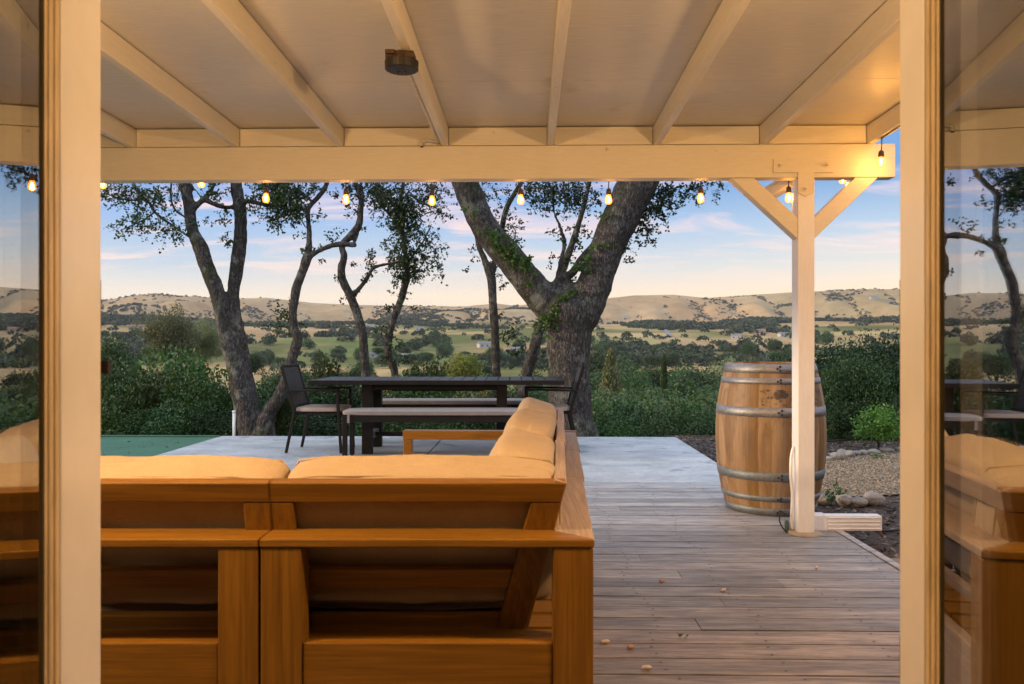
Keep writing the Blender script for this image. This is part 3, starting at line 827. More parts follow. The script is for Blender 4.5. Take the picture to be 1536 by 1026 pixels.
crown_part('ivy', t5, D5 - .26, [(735, 352, 14, 10, .6), (750, 366, 15, 12, 1.0), (766, 380, 15, 13, 1.0), (781, 392, 16, 9, .9), (792, 402, 10, 9, .6), (711, 318, 9, 12, .25), (832, 466, 15, 13, .9), (816, 476, 13, 12, .7), (845, 446, 13, 7, 1.0),
    (860, 441, 9, 5, .7), (806, 490, 8, 10, .35), (838, 482, 9, 12, .35), (868, 396, 9, 9, .6), (880, 385, 10, 9, .6), (891, 369, 7, 7, .4), (921, 360, 6, 12, .4), (886, 405, 9, 5, .4), (904, 322, 5, 5, .4), (790, 385, 5, 6, .3),
    (795, 425, 5, 5, .2), (823, 498, 5, 10, .2)], mat=M_ivy, seed=37, k=.30, leaf=.052, twig_len=.14, droop=.5, dep=.5)

# ------------------------------------------------------------------ hedges and shrubs
SH = {
    'a': lumpy_crown('shrub_crown', 9000, 34, .075, M_shrub, seed=51, base_cut=-.9),
    'b': lumpy_crown('shrub_crown', 9000, 42, .07, M_shrub_d, seed=52, base_cut=-.9, lump_r=(.25, .5)),
    'c': lumpy_crown('shrub_crown', 6000, 46, .085, M_shrub, seed=53, base_cut=-.5, lump_r=(.2, .38), shell=.3),
    'd': lumpy_crown('shrub_crown', 16000, 60, .05, M_shrub_d, seed=54, base_cut=-.95, lump_r=(.22, .42)),
    'e': lumpy_crown('bush_crown', 2600, 60, .12, M_shrub_l, seed=58, base_cut=-.7, lump_r=(.10, .36), shell=.15),
}
def stems(parent, h, n=5, spread=.5, r=.012, z0=-.9):
    mb = MB()
    for i in range(n):
        a = random.uniform(0, 6.28); s = random.uniform(.2, 1) * spread
        mb.tube([(0, 0, z0), (math.cos(a) * s * .4, math.sin(a) * s * .4, z0 * .4), (math.cos(a) * s, math.sin(a) * s, h)], [r * 2, r * 1.4, r * .6], seg=5, sub=2)
    return mb.build('stem', M_bark, parent, smooth=True)
STEM = None
def shrub(kind, u, vtop, d, rx, rz, label, group, name='shrub', ry=None, rot=None):
    """a shrub with its top at photo row vtop, radius rx across, rz half height"""
    top = px(u, vtop, d)
    o = thing(name, label, 'shrub', (top.x, top.y, top.z - rz * {'a': 1.1, 'b': 1.1, 'c': 1.0, 'd': .84, 'e': .98}[kind]), random.uniform(0, 6.28) if rot is None else rot, group)
    c = link('crown', SH[kind], o); c.scale = (rx, ry or rx, rz)
    s_ = stems(o, .3, 5, .4); s_.scale = (rx, rx, rz)
    return o
LEFT_L, LEFT_G = 'dense dark green shrub in the hedge left of the three-stemmed oak', 'shrubs of the left hedge'
for a in ((60, 560, 11.2, .95, .95), (160, 568, 10.7, .62, .7), (150, 520, 12.4, .85, 1.0), (205, 545, 11.0, .6, .85), (250, 540, 11.2, .7, .9), (292, 548, 11.0, .6, .8), (225, 515, 12.6, .95, 1.1), (290, 516, 12.8, .9, 1.1),
          (330, 560, 11.3, .6, .8), (255, 597, 10.5, .5, .42), (190, 605, 10.5, .5, .42), (315, 600, 10.6, .5, .42), (-60, 545, 11.5, 1.0, 1.0)):
    shrub('abca'[int(a[0] * 7) % 4], *a, LEFT_L, LEFT_G)
MID_L, MID_G = 'green shrub in the loose hedge between the oak trunks behind the table', 'shrubs behind the table'
for a in ((395, 560, 11.6, .7, .8), (430, 585, 11.2, .55, .6), (470, 575, 11.3, .6, .7), (455, 545, 13.0, .8, .9), (505, 548, 12.6, .7, .9), (530, 560, 11.6, .6, .8), (570, 570, 11.3, .6, .7), (610, 548, 12.4, .7, .9), (640, 566, 11.5, .6, .75),
          (690, 572, 11.3, .65, .7), (740, 575, 11.2, .6, .7), (785, 565, 11.8, .6, .8), (815, 580, 11.0, .45, .6), (470, 610, 10.6, .5, .42), (540, 612, 10.6, .5, .42), (615, 612, 10.6, .55, .42), (690, 612, 10.6, .5, .42), (760, 612, 10.6, .5, .42), (440, 612, 10.5, .35, .4)):
    shrub('acb'[int(a[0]) % 3], *a, MID_L, MID_G)
shrub('c', 488, 522, 11.7, .42, .75, 'tall loose shrub with pointed shoots standing between the left oak stems and the S-bent oak', None)
shrub('c', 640, 527, 11.9, .5, .75, 'loose leafy shrub reaching above the table behind the leafy slim oak', None)
shrub('c', 428, 580, 10.35, .2, .4, 'small yellowish shrub against the base of the curved oak stem beside the chair', None)
RG_L, RG_G = 'dark green shrub in the low hedge right of the big forked oak', 'shrubs right of the big oak'
for a in ((905, 602, 11.3, .6, .65), (950, 585, 12.2, .7, .8), (1000, 592, 11.6, .7, .75), (1045, 598, 11.3, .6, .7), (1080, 600, 11.5, .6, .7), (925, 622, 10.7, .5, .4), (985, 620, 10.7, .5, .4), (1045, 625, 10.6, .5, .4), (1090, 620, 10.6, .5, .45), (885, 590, 12.4, .5, .8)):
    shrub('ba'[int(a[0]) % 2], *a, RG_L, RG_G)
HG_L, HG_G = 'tall clipped-looking dark hedge bush behind the barrel and the white post', 'bushes of the tall right hedge'
for a in ((1262, 500, 10.8, .72, .95), (1330, 490, 10.9, .75, .98), (1400, 496, 10.8, .75, .95), (1205, 520, 11.2, .6, .9), (1295, 520, 10.3, .55, .8), (1360, 520, 10.4, .6, .8), (1245, 540, 10.3, .5, .72), (1470, 500, 10.9, .8, .95), (1560, 500, 11, .8, .95), (1325, 590, 10.0, .5, .45), (1250, 595, 10.0, .5, .45), (1400, 590, 10.0, .6, .45)):
    shrub('d', *a, HG_L, HG_G)
shrub('e', 1318, 602, 8.75, .30, .27, 'small bright green bush on the bark mulch in front of the tall dark hedge', None, name='bush')

# low plants by the boulders and along the house side of the path
def sprig(u, v, h, n, seed, label):
    global rng
    rng = np.random.default_rng(seed)
    c = gnd(u, v, -.06)
    o = thing('weed', label, 'plant', c)
    P, T = [], MB()
    for i in range(n):
        a = random.uniform(0, 6.28); r = random.uniform(.02, .08)
        e = Vector((math.cos(a) * r, math.sin(a) * r, h * random.uniform(.6, 1)))
        T.tube([(0, 0, 0), e * .5 + Vector((0, 0, .01)), e], .0025, seg=4)
        for k in range(7):
            P.append(e * (.35 + .65 * k / 6) + Vector((random.gauss(0, .009), random.gauss(0, .009), 0)))
    T.build('stem', M_twig, o)
    V, Q = leaf_quads(np.array([tuple(p) for p in P]), .032, None, 0, .6)
    link('foliage', np_mesh('foliage', V, Q, [M_ivy], rnd=rng.random(len(Q))), o)
sprig(1248, 757, .11, 6, 5, 'small green weed growing between the boulders nearest the white post')
sprig(1262, 752, .13, 6, 6, 'taller green weed in front of the middle boulders')
sprig(1315, 687, .035, 5, 7, 'tiny green tuft alone on the tan gravel path')

# ------------------------------------------------------------------ trees down the slope and in the valley
TV = [lumpy_crown('tree_crown', 10000, 46, .095, M_tree, seed=61, lump_r=(.28, .46)),
      lumpy_crown('tree_crown', 10000, 34, .095, M_tree, seed=62, lump_r=(.3, .55)),
      lumpy_crown('tree_crown', 9500, 60, .09, M_olive, seed=63, lump_r=(.2, .36), shell=.35),
      lumpy_crown('tree_crown', 8000, 34, .10, M_yel, seed=64, lump_r=(.3, .45))]
TN = [lumpy_crown('tree_crown', 26000, 60, .05, M_tree, seed=67, lump_r=(.24, .42)),
      lumpy_crown('tree_crown', 26000, 44, .055, M_tree, seed=68, lump_r=(.26, .48)),
      lumpy_crown('tree_crown', 22000, 70, .05, M_olive, seed=69, lump_r=(.18, .34), shell=.35)]
TS = [lumpy_crown('tree_crown', 700, 22, .33, M_tree, seed=65), lumpy_crown('tree_crown', 700, 16, .33, M_scrub, seed=66)]
def cone_crown(name, n, leaf, mat, seed, pw=.8):
    global rng
    rng = np.random.default_rng(seed)
    t = rng.random(n) ** .8
    r = (1 - t) ** pw * (.75 + .25 * rng.random(n)) * (1 + .18 * np.sin(t * 40 + rng.random(n)))
    a = rng.random(n) * 6.283
    P = np.stack([r * np.cos(a), r * np.sin(a), t * 2 - 1], 1)
    V, Q = leaf_quads(P, leaf, P * np.array([1, 1, .2]), .4)
    return np_mesh(name, V, Q, [mat], rnd=rng.random(n))
TCON = cone_crown('conifer_crown', 3500, .2, M_olive, 71)
TCYP = cone_crown('cypress_crown', 2500, .22, M_tree, 72, .35)
_tr = MB(); _tr.tube([(0, 0, -1.5), (.02, .01, -.6), (-.01, .02, -.1), (.03, 0, .1)], [.11, .08, .06, .02], seg=7, sub=2)
_tr.tube([(0, 0, -.5), (.2, .1, -.2), (.4, .2, .05)], [.05, .035, .01], seg=5, sub=2)
_tr.tube([(0, 0, -.4), (-.2, .15, -.1), (-.45, .1, .05)], [.05, .035, .01], seg=5, sub=2)
_o = _tr.build('trunk', M_bark); TRUNK = _o.data; bpy.data.objects.remove(_o)
def tree(me, u, vtop, d, rx, rz, label, group, cat='tree', name='valley_tree', drop=True):
    top = px(u, vtop, d)
    o = thing(name, label, cat, (top.x, top.y, top.z - rz * .95), random.uniform(0, 6.28), group)
    c = link('crown', me, o); c.scale = (rx, rx, rz)
    g = tz(top.x, top.y)
    t_ = link('trunk', TRUNK, o)
    hgt = max(top.z - rz * .95 - g, rz * .9)
    t_.scale = (rx * .8, rx * .8, max(hgt, rz * .5) / 1.5); t_.location = (0, 0, 0)
    return o
tree(TN[2], 255, 456, 62, 2.7, 3.0, 'large pale olive-green tree rising above the left hedge in front of the golden hills', None)
tree(TN[2], 300, 476, 66, 2.2, 2.4, 'lower pale olive tree just left of the double oak stems', None)
tree(TV[1], 165, 512, 45, 1.6, 1.8, 'round yellowish tree by the left door frame above the hedge', None)
tree(TV[3], 694, 529, 95, 2.6, 2.4, 'round yellow-green tree above the middle of the table', None)
tree(TCON, 916, 536, 62, 1.5, 3.6, 'pointed olive conifer just right of the big forked oak', None)
tree(TCYP, 996, 540, 58, .32, 2.4, 'narrow dark cypress standing alone above the treetops', None)
tree(TV[3], 735, 575, 60, 1.6, 1.7, 'yellowish tree behind the straight slim oak trunk', None)
SL_L, SL_G = 'green treetop in the wooded slope below the patio, right of the big oak', 'treetops on the slope below'
random.seed(23)
for i in range(110):
    d = random.uniform(24, 190) if i > 50 else random.uniform(22, 60)
    u = random.uniform(885, 1160) if i % 4 else random.uniform(1160, 1420)
    lo = 630 - (d - 22) / 168 * 86
    vt = lo - random.uniform(-6, 22)
    r = random.uniform(1.7, 2.9) * (1 + d / 130)
    kk = random.choice((0, 1, 0, 1, 0, 2, 0, 1, 3)); tree(TN[kk] if d < 75 and kk < 3 else TV[kk], u, vt, d, r, r * random.uniform(.8, 1.15), SL_L, SL_G)
SM_L, SM_G = 'treetop below the patio showing between the oak trunks', 'treetops beyond the table'
for i in range(34):
    d = random.uniform(40, 230)
    u = random.uniform(380, 880)
    vt = 592 - (d - 40) / 190 * 44 - random.uniform(-4, 10)
    r = random.uniform(1.6, 2.6) * (1 + d / 160)
    kk = random.choice((0, 1, 0, 1, 2)); tree(TN[kk] if d < 75 else TV[kk], u, vt, d, r, r * random.uniform(.8, 1.1), SM_L, SM_G)
for i in range(14):
    d = random.uniform(60, 260)
    u = random.uniform(-150, 380)
    vt = 560 - (d - 60) / 200 * 36 - random.uniform(-4, 10)
    r = random.uniform(1.8, 2.8) * (1 + d / 160)
    tree(TV[random.choice((0, 1, 0, 1, 2))], u, vt, d, r, r * random.uniform(.8, 1.1), 'treetop below the patio left of the three-stemmed oak', 'treetops beyond the left hedge')
# groves on the valley floor that one can tell apart
def on_ground(u, v, d0=230, d1=2600):
    ds = np.geomspace(d0, d1, 220)
    X = np.array([tuple(px(u, 518, d)) for d in ds])
    Z = terrain(X[:, 0], X[:, 1])
    vv = 518 - (Z - HC) / ds * F
    k = int(np.argmin(np.abs(vv - v)))
    return Vector(X[k]), float(Z[k]), float(ds[k])
VA_L, VA_G = 'dark round oak standing on the valley floor', 'oaks on the valley floor'
random.seed(77)
for (u, v, n, su, sv) in ((905, 527, 9, 14, 6), (925, 540, 4, 10, 4), (985, 526, 4, 22, 3), (1030, 541, 3, 16, 4), (1105, 538, 6, 18, 5), (1150, 526, 4, 26, 4), (1165, 545, 4, 16, 4), (970, 548, 4, 26, 4), (640, 530, 10, 38, 7), (660, 515, 8, 30, 5),
                          (600, 548, 6, 30, 5), (560, 512, 6, 25, 5), (800, 520, 6, 20, 8), (440, 518, 7, 30, 6), (390, 545, 6, 22, 6), (200, 510, 7, 40, 4), (1230, 520, 5, 30, 8), (720, 548, 7, 45, 6), (510, 540, 6, 25, 6), (1300, 480, 5, 40, 8)):
    for i in range(n):
        p, g, dd = on_ground(random.gauss(u, su), random.gauss(v, sv))
        r = random.uniform(4.0, 7.5)
        o = thing('valley_tree', VA_L, 'tree', (p.x, p.y, g + r * .7), random.uniform(0, 6.28), VA_G)
        c = link('crown', random.choice(TV[:2] if dd < 700 else TS), o); c.scale = (r, r, r * random.uniform(.65, .9))
        t_ = link('trunk', TRUNK, o); t_.scale = (r * .5, r * .5, r * .5)

def far_woods():
    global rng
    rng = np.random.default_rng(91)
    n = 300000
    az = np.radians(rng.uniform(-46, 46, n)); d = 480 + (2800 - 480) * rng.random(n) ** .75
    x, y = d * np.sin(az), d * np.cos(az)
    z = terrain(x, y)
    dens = np.clip((fbm(x / 105, y / 170, 77, 4) - .54) * 14, 0, 1) * .45 + .016
    hill = np.clip((d - 1600) / 160, 0, 1)
    patch = np.clip((fbm(x / 200 + 5, y / 270, 78, 4) - .615) * 30, 0, 1)
    e = 13.0
    lap = (terrain(x + e, y) + terrain(x - e, y) + terrain(x, y + e) + terrain(x, y - e) - 4 * z)
    gully = np.clip(lap / 2.4, 0, 1)
    dens = dens * (1 - hill) + hill * (patch * .75 * np.clip((2600 - d) / 120, .12, 1) + np.clip((gully - .45) * 2, 0, 1) * .4 + .0009)
    belt = np.exp(-((d - 1590) / 80) ** 2) * np.clip((fbm(x / 150 + 9, y / 260, 83, 3) - .42) * 7, 0, 1) * .55 + np.exp(-((d - 1280) / 30) ** 2) * np.clip((fbm(x / 160, y / 460, 79, 2) - .42) * 6, 0, 1) * .6
    dens = np.maximum(dens, belt * np.clip(.1 + (fbm(x / 130, y / 210, 80, 3) - .46) * 7, 0, 1))
    keep = rng.random(n) < dens * .42
    x, y, z, d = x[keep], y[keep], z[keep], d[keep]
    r = rng.uniform(2.4, 6.0, len(x)) * np.where(d > 1650, .85, 1.15)
    m = 40
    N = len(x)
    dirs = unit(N * m).reshape(N, m, 3); dirs[:, :, 2] = np.abs(dirs[:, :, 2]) * .9 - .12
    P = dirs * (r[:, None] * rng.uniform(.62, 1.0, (N, m)))[:, :, None] * np.array([1, 1, .95]) + np.stack([x, y, z + r * .25], 1)[:, None, :]
    P = P.reshape(-1, 3)
    k = len(P)
    s = np.repeat(r, m) * rng.uniform(.34, .62, k)
    a = unit(k); nn = unit(k); b = np.cross(a, nn); b /= np.linalg.norm(b, axis=1)[:, None] + 1e-9
    a = a * s[:, None] * .55; b = b * s[:, None] * .5
    V = np.stack([P - a, P - b, P + a, P + b], 1).reshape(-1, 3)
    Q = np.arange(k * 4).reshape(k, 4)
    rn = np.repeat(rng.random(N) ** 1.4 * .7, m) + rng.random(k) * .3
    o = link('far_woods', np_mesh('far_woods', V, Q, [M_scrub], rnd=rn))
    tag(o, 'dark oak woods and hedgerows dotted over the valley and the golden hills', 'woods', None, 'stuff')
    return N
NF = far_woods()

# ------------------------------------------------------------------ evening haze
def haze():
    o = MB().box(-4000, 4000, -2500, 4500, -60, 320).build('haze', [])
    m = bpy.data.materials.new('haze_air'); m.use_nodes = True
    nt = NT(m); nt.n.remove(nt.n['Principled BSDF'])
    pv = nt.n.new('ShaderNodeVolumePrincipled'); pv.inputs['Color'].default_value = (.82, .84, .92, 1)
    pv.inputs['Density'].default_value = HAZE; pv.inputs['Anisotropy'].default_value = 0.0
    nt.link(pv.outputs[0], nt.n['Material Output'].inputs['Volume'])
    o.data.materials.append(m)
    tag(o, kind='stuff')
HAZE = 6e-5
haze()

# ------------------------------------------------------------------ far houses and the farm road
M_wall = pmat('pale_house_wall', (.40, .35, .29), (.48, .43, .36), (.3, .3, .3), .8, .1, 0)
M_wallw = pmat('white_house_wall', (.50, .48, .46), (.58, .56, .53), (.3, .3, .3), .8, .1, 0)
M_roof = pmat('terracotta_roof', (.30, .13, .075), (.38, .18, .11), (.6, .6, .6), .85, .1, 0)
M_roofg = pmat('grey_roof', (.20, .19, .18), (.28, .27, .26), (.6, .6, .6), .85, .1, 0)
M_pane = pmat('dark_window', (.03, .035, .04), (.05, .055, .06), (1, 1, 1), .2, .1, 0)
def far_house(u, v, w, h, dep, wall, roof, label):
    p, g, d = on_ground(u, v, 300, 2700)
    w, dep, h = w * .72, dep * .72, h * .8
    o = thing('farmhouse', label, 'house', (p.x, p.y, g - .5), random.uniform(-.5, .5))
    MB().box(-w / 2, w / 2, -dep / 2, dep / 2, 0, h).build('wall', wall, o)
    mb = MB()
    e = .5
    mb.prism([(-w / 2 - e, -dep / 2 - e, h + .02), (-w / 2 - e, dep / 2 + e, h + .02), (-w / 2 - e, 0, h + dep * .24)], (w + 2 * e, 0, 0))
    mb.build('roof', roof, o)
    nw = max(2, int(w / 5))
    for i in range(nw):
        x0 = -w / 2 + (i + .5) * w / nw
        MB().box(x0 - .7, x0 + .7, -dep / 2 - .06, -dep / 2 + .02, h * .35, h * .7).build('window', M_pane, o)
for a in ((203, 494, 26, 5, 12, M_wall, M_roof, 'low red-roofed house in dark trees left of the pale olive tree'),
          (556, 493, 17, 7, 10, M_wallw, M_roofg, 'white farmhouse at the foot of the hills left of the leafy slim oak'),
          (629, 496, 16, 6, 9, M_wallw, M_roofg, 'white farmhouse by the green pasture right of the leafy slim oak'),
          (729, 521, 22, 5, 12, M_wallw, M_roofg, 'long white barn beside the straight slim oak trunk'),
          (565, 536, 14, 4, 8, M_wallw, M_roofg, 'white shed in the near valley beside the S-bent oak'),
          (612, 538, 14, 4, 8, M_wallw, M_roofg, 'white low house in the near valley right of the leafy slim oak'),
          (676, 553, 9, 4, 7, M_wall, M_roof, 'orange-roofed house left of the round yellow-green tree'),
          (912, 500, 30, 5, 10, M_wallw, M_roofg, 'long pale stable just right of the big forked oak trunk'),
          (949, 512, 20, 4, 11, M_wall, M_roof, 'low house with a dull red roof among valley oaks right of the big oak'),
          (1024, 489, 24, 6, 12, M_wallw, M_roof, 'white house with red roof below the right hills, left of the barrel'),
          (1046, 489, 18, 5, 11, M_wallw, M_roofg, 'white house with grey roof on the bare slope above the barrel'),
          (1139, 500, 20, 5, 12, M_wall, M_roof, 'pale house with orange roof just left of the white post'),
          (1104, 508, 15, 5, 10, M_wallw, M_roofg, 'small white house among oaks above the barrel rim'),
          (1100, 473, 20, 6, 12, M_wall, M_roofg, 'tan house high on the right slope below the ridge'),
          (1036, 464, 22, 6, 12, M_wall, M_roof, 'pinkish house in dark trees on the right hillside'),
          (1311, 448, 30, 7, 14, M_wallw, M_roofg, 'white hilltop house near the ridge right of the white post'),
          (1299, 466, 26, 6, 12, M_wall, M_roofg, 'pale ranch house on the green slope right of the white post'),
          (1175, 505, 16, 5, 10, M_wallw, M_roofg, 'white cottage beside the post above the barrel'),
          (470, 487, 18, 5, 10, M_wall, M_roofg, 'tan farmhouse between the curved oak stem and the S-bent oak'),
          (775, 528, 18, 4, 10, M_wallw, M_roofg, 'white shed seen between the slim oak and the big oak'),
          (280, 500, 18, 5, 10, M_wall, M_roofg, 'tan barn behind the pale olive tree'),
          (880 + 60, 478, 18, 5, 10, M_wallw, M_roofg, 'small white house at the foot of the hills right of the big oak')):
    far_house(*a)
def strip_road():
    P = []
    for t in np.linspace(0, 1, 40):
        u = 985 + 24 * t + 3 * math.sin(t * 5); d = 1290 - 330 * t
        p = px(u, 518, d); P.append((p.x, p.y))
    V, Q = [], []
    for i, (x, y) in enumerate(P):
        for s in (-3, 3):
            V.append((x + s, y, tz(x + s, y) + .6))
        if i: Q.append((2 * i - 2, 2 * i - 1, 2 * i + 1, 2 * i))
    o = link('farm_road', np_mesh('farm_road', np.array(V), np.array(Q), [M_roofg]))
    tag(o, kind='structure')
strip_road()
print('far trees', NF)

# ------------------------------------------------------------------ patio floor
def build_deck():
    r = random.Random(5)
    mb = MB()
    pitch, x0, x1 = .137, -4.6, 1.775
    y = 1.27; k = 0
    while y < 6.24:
        xs = x0
        while xs < x1:
            xe = min(x1, xs + r.uniform(3.4, 6.5))
            if x1 - xe < .6: xe = x1
            z = r.uniform(-.0015, .0015)
            mb.box(xs, xe - .002, y, y + pitch - .009, -.032, z, 0, r.random())
            for jx in [x0 + .2 + .406 * q for q in range(17)]:
                if xs + .03 < jx < xe - .03:
                    for yy in (.03, .1):
                        mb.disc((jx + r.uniform(-.012, .012) + .03 * math.sin(k), y + yy + r.uniform(-.006, .006), z + .0012), .0062, 7, 1)
            xs = xe
        y += pitch; k += 1
    mb.box(x1 + .004, x1 + .045, 1.27, 6.24, -.14, .006, 0, .95)
    mb.box(x0, x1, 1.27, 6.24, -.14, -.045, 1)
    tag(mb.build('deck', [M_deck, M_nail], bevel=.0), kind='structure')
build_deck()

def build_slab():
    mb = MB()
    xs = [-3.68, -1.005, 1.745]; ys = [6.26, 7.56, 9.5]
    for i in range(2):
        for j in range(2):
            mb.box(xs[i] + .009, xs[i + 1] - .009, ys[j] + .012, ys[j + 1] - .012, -.2, -.002)
    mb.box(xs[0] + .01, xs[2] - .01, ys[0] + .01, ys[2] - .01, -.22, -.018)
    tag(mb.build('concrete_patio', M_conc, bevel=.008), kind='structure')
build_slab()
mb = MB(); mb.box(-14, -3.69, 1.27, 9.42, -.2, -.012); mb.box(-14, -3.69, 9.425, 9.50, -.2, .004)
rt = random.Random(12)
for i in range(240):
    x, y = -3.8 - 5 * rt.random() ** 1.3, rt.uniform(4.5, 9.3); a = rt.uniform(0, 6.28); l, w = rt.uniform(.012, .028), rt.uniform(.006, .013)
    c_, s_ = math.cos(a), math.sin(a); b0 = len(mb.v)
    mb.v += [(x + l * c_, y + l * s_, -.008), (x - w * s_, y + w * c_, -.004 + rt.uniform(0, .006)), (x - l * c_, y - l * s_, -.008), (x + w * s_, y - w * c_, -.006)]
    mb.face([b0, b0 + 1, b0 + 2, b0 + 3], 1)
tag(mb.build('green_turf', [M_turf, M_twig]), kind='structure')

def chips(name, poly, z, mat_base, mats, n, size, thick, seed, dome=0.0):
    """a flat bed of ground with loose pieces lying on it, one sheet"""
    global rng
    rng = np.random.default_rng(seed)
    xs = [p[0] for p in poly]; ys = [p[1] for p in poly]
    V = [(p[0], p[1], z) for p in poly]; nb = len(V)
    me_v = [np.array(V)]
    me = bpy.data.meshes.new(name)
    X = rng.uniform(min(xs), max(xs), n * 3); Y = rng.uniform(min(ys), max(ys), n * 3)
    ins = np.zeros(len(X), bool)
    j = len(poly) - 1
    for i in range(len(poly)):
        xi, yi, xj, yj = xs[i], ys[i], xs[j], ys[j]
        c = ((yi > Y) != (yj > Y)) & (X < (xj - xi) * (Y - yi) / (yj - yi + 1e-12) + xi)
        ins ^= c; j = i
    X, Y = X[ins][:n], Y[ins][:n]
    n = len(X)
    C = np.stack([X, Y, np.full(n, z + thick * .4) + rng.random(n) * thick * .5], 1)
    a = unit(n); a[:, 2] *= .35; a /= np.linalg.norm(a, axis=1)[:, None]
    b = np.cross(a, np.array([0, 0, 1.]) + unit(n) * .35); b /= np.linalg.norm(b, axis=1)[:, None]
    c = np.cross(a, b)
    s = size * rng.uniform(.5, 1.4, n)
    a, b, c = a * s[:, None], b * (s * rng.uniform(.35, .75, n))[:, None], c * (thick * rng.uniform(.5, 1, n))[:, None]
    P = np.stack([C + a, C + b, C - a, C - b, C + c, C - c], 1).reshape(-1, 3)
    faces = [tuple(range(nb))]
    base = nb + 6 * np.arange(n)
    T = np.concatenate([np.stack([base + q[0], base + q[1], base + q[2]], 1) for q in ((0, 1, 4), (1, 2, 4), (2, 3, 4), (3, 0, 4), (1, 0, 5), (2, 1, 5), (3, 2, 5), (0, 3, 5))])
    me.from_pydata([tuple(v) for v in V] + [tuple(p) for p in P], [], faces + [tuple(t) for t in T.tolist()])
    for m in mats: me.materials.append(m)
    mi = np.concatenate([[0], np.tile(rng.integers(1, len(mats), n), 8)]) if len(mats) > 1 else np.zeros(len(me.polygons), int)
    me.polygons.foreach_set('material_index', mi.astype(np.int32))
    me.update()
    return tag(link(name, me), kind='structure')
M_chip1 = pmat('bark_chip_brown', (.075, .042, .026), (.14, .085, .055), (20, 20, 20), .9, .05, .2)
M_chip2 = pmat('bark_chip_grey', (.15, .115, .09), (.24, .20, .165), (20, 20, 20), .9, .05, .2)
M_chip3 = pmat('bark_chip_dark', (.03, .02, .016), (.06, .042, .032), (20, 20, 20), .9, .05, .2)
M_peb1 = pmat('tan_pebble', (.36, .28, .19), (.46, .37, .26), (30, 30, 30), .9, .05, .1)
M_peb2 = pmat('brown_pebble', (.17, .125, .085), (.26, .20, .135), (30, 30, 30), .9, .05, .1)
g = lambda u, v: gnd(u, v, -.07)
chips('bark_mulch', [(1.83, 2.2), (9, 2.2), (9, 10.4), (1.76, 10.4)], -.085, None, [M_mulch, M_chip1, M_chip2, M_chip3], 26000, .022, .007, 4)
chips('gravel_path', [tuple(g(1228, 748))[:2], tuple(g(1290, 744))[:2], tuple(g(1420, 737))[:2], (9, 5.6), (9, 8.3), tuple(g(1420, 676))[:2], tuple(g(1330, 677))[:2], tuple(g(1240, 690))[:2]],
      -.072, None, [M_gravel, M_peb1, M_peb2], 30000, .012, .007, 6)

# ------------------------------------------------------------------ patio cover
YB = 4.585
ZB0, ZB1 = 2.035, 2.226
def zr(y): return ZB1 + .01 * (YB - y)
RX = [.1255 + .607 * k for k in range(-8, 4)]
XR = 1.99
cover = thing('patio_cover', 'cream painted timber patio roof with open rafters on a post by the barrel', 'porch roof', (0, 0, 0))
mb = MB()
yc = [1.28, 2.46, 3.84, 4.98]
for i in range(3):
    a, b = yc[i] + .002, yc[i + 1] - .002
    mb.hexa([(-4.8, a, zr(a) + .115), (XR, a, zr(a) + .115), (XR, b, zr(b) + .115), (-4.8, b, zr(b) + .115),
             (-4.8, a, zr(a) + .135), (XR, a, zr(a) + .135), (XR, b, zr(b) + .135), (-4.8, b, zr(b) + .135)])
mb.hexa([(-4.85, 1.28, 2.40), (XR + .02, 1.28, 2.40), (XR + .02, 5.0, 2.37), (-4.85, 5.0, 2.37), (-4.85, 1.28, 2.43), (XR + .02, 1.28, 2.43), (XR + .02, 5.0, 2.40), (-4.85, 5.0, 2.40)])
mb.build('ceiling_panel', M_ceil, cover)
for i, x in enumerate(RX):
    y0, y1 = 1.28, 4.97
    q = MB()
    for (a, b) in ((y0, y1),):
        q.hexa([(x - .019, a, zr(a)), (x + .019, a, zr(a)), (x + .019, b, zr(b)), (x - .019, b, zr(b)),
                (x - .019, a, zr(a) + .1095), (x + .019, a, zr(a) + .1095), (x + .019, b, zr(b) + .1095), (x - .019, b, zr(b) + .1095)])
    q.build('rafter', M_paint_y, cover, bevel=.003)
    if i: MB().box(RX[i - 1] + .0225, x - .0225, YB + .018, YB + .055, ZB1 + .006, zr(YB) + .1085).build('blocking', M_paint, cover, bevel=.002)
MB().box(-4.75, px(1338, 240, YB).x, YB, YB + .089, ZB0, ZB1 - .001).build('beam', M_paint, cover, bevel=.004)
PX = px(1209, 600, 4.553).x
MB().box(PX - .047, PX + .047, YB - .004, YB + .087, -.002, ZB0 - .001).build('post', M_paint_z, cover, bevel=.004)
def xz(u, v, y):
    """point on the plane y = const that shows at (u, v)"""
    a = px(u, v, 1.0) - Vector((0, 0, HC))
    t = y / a.y
    return Vector((a.x * t, y, HC + a.z * t))
def quad_prism(uvs, y, dep, zfix=None):
    P = [xz(u, v, y) for u, v in uvs]
    for i, z in (zfix or {}).items(): P[i].z = z
    return MB().prism(P, (0, dep, 0))
zt = ZB0 - .001
PL = xz(1196, 0, YB + .002).x
for pts in ([(1097, 266), (1195.7, 358), (1195.7, 326), (1131, 264)], [(1221.5, 326), (1221.5, 358), (1317, 263), (1283, 264)]):
    zf = {0: zt, 3: zt} if pts[0][0] < 1200 else {2: zt, 3: zt}
    q = quad_prism(pts, YB + .003, .082, zf)
    for i, v in enumerate(q.v):
        if abs(v[0] - PX) < .07: q.v[i] = (PX + (.0475 if v[0] > PX else -.0475), v[1], v[2])
    q.build('knee_brace', M_paint, cover, bevel=.003)
q = MB()
T = [xz(u, v, YB - .0075) for (u, v) in ((1160, 239), (1250, 239), (1250, 259), (1221, 259), (1221, 289), (1209, 295), (1197, 289), (1197, 259), (1160, 259))]
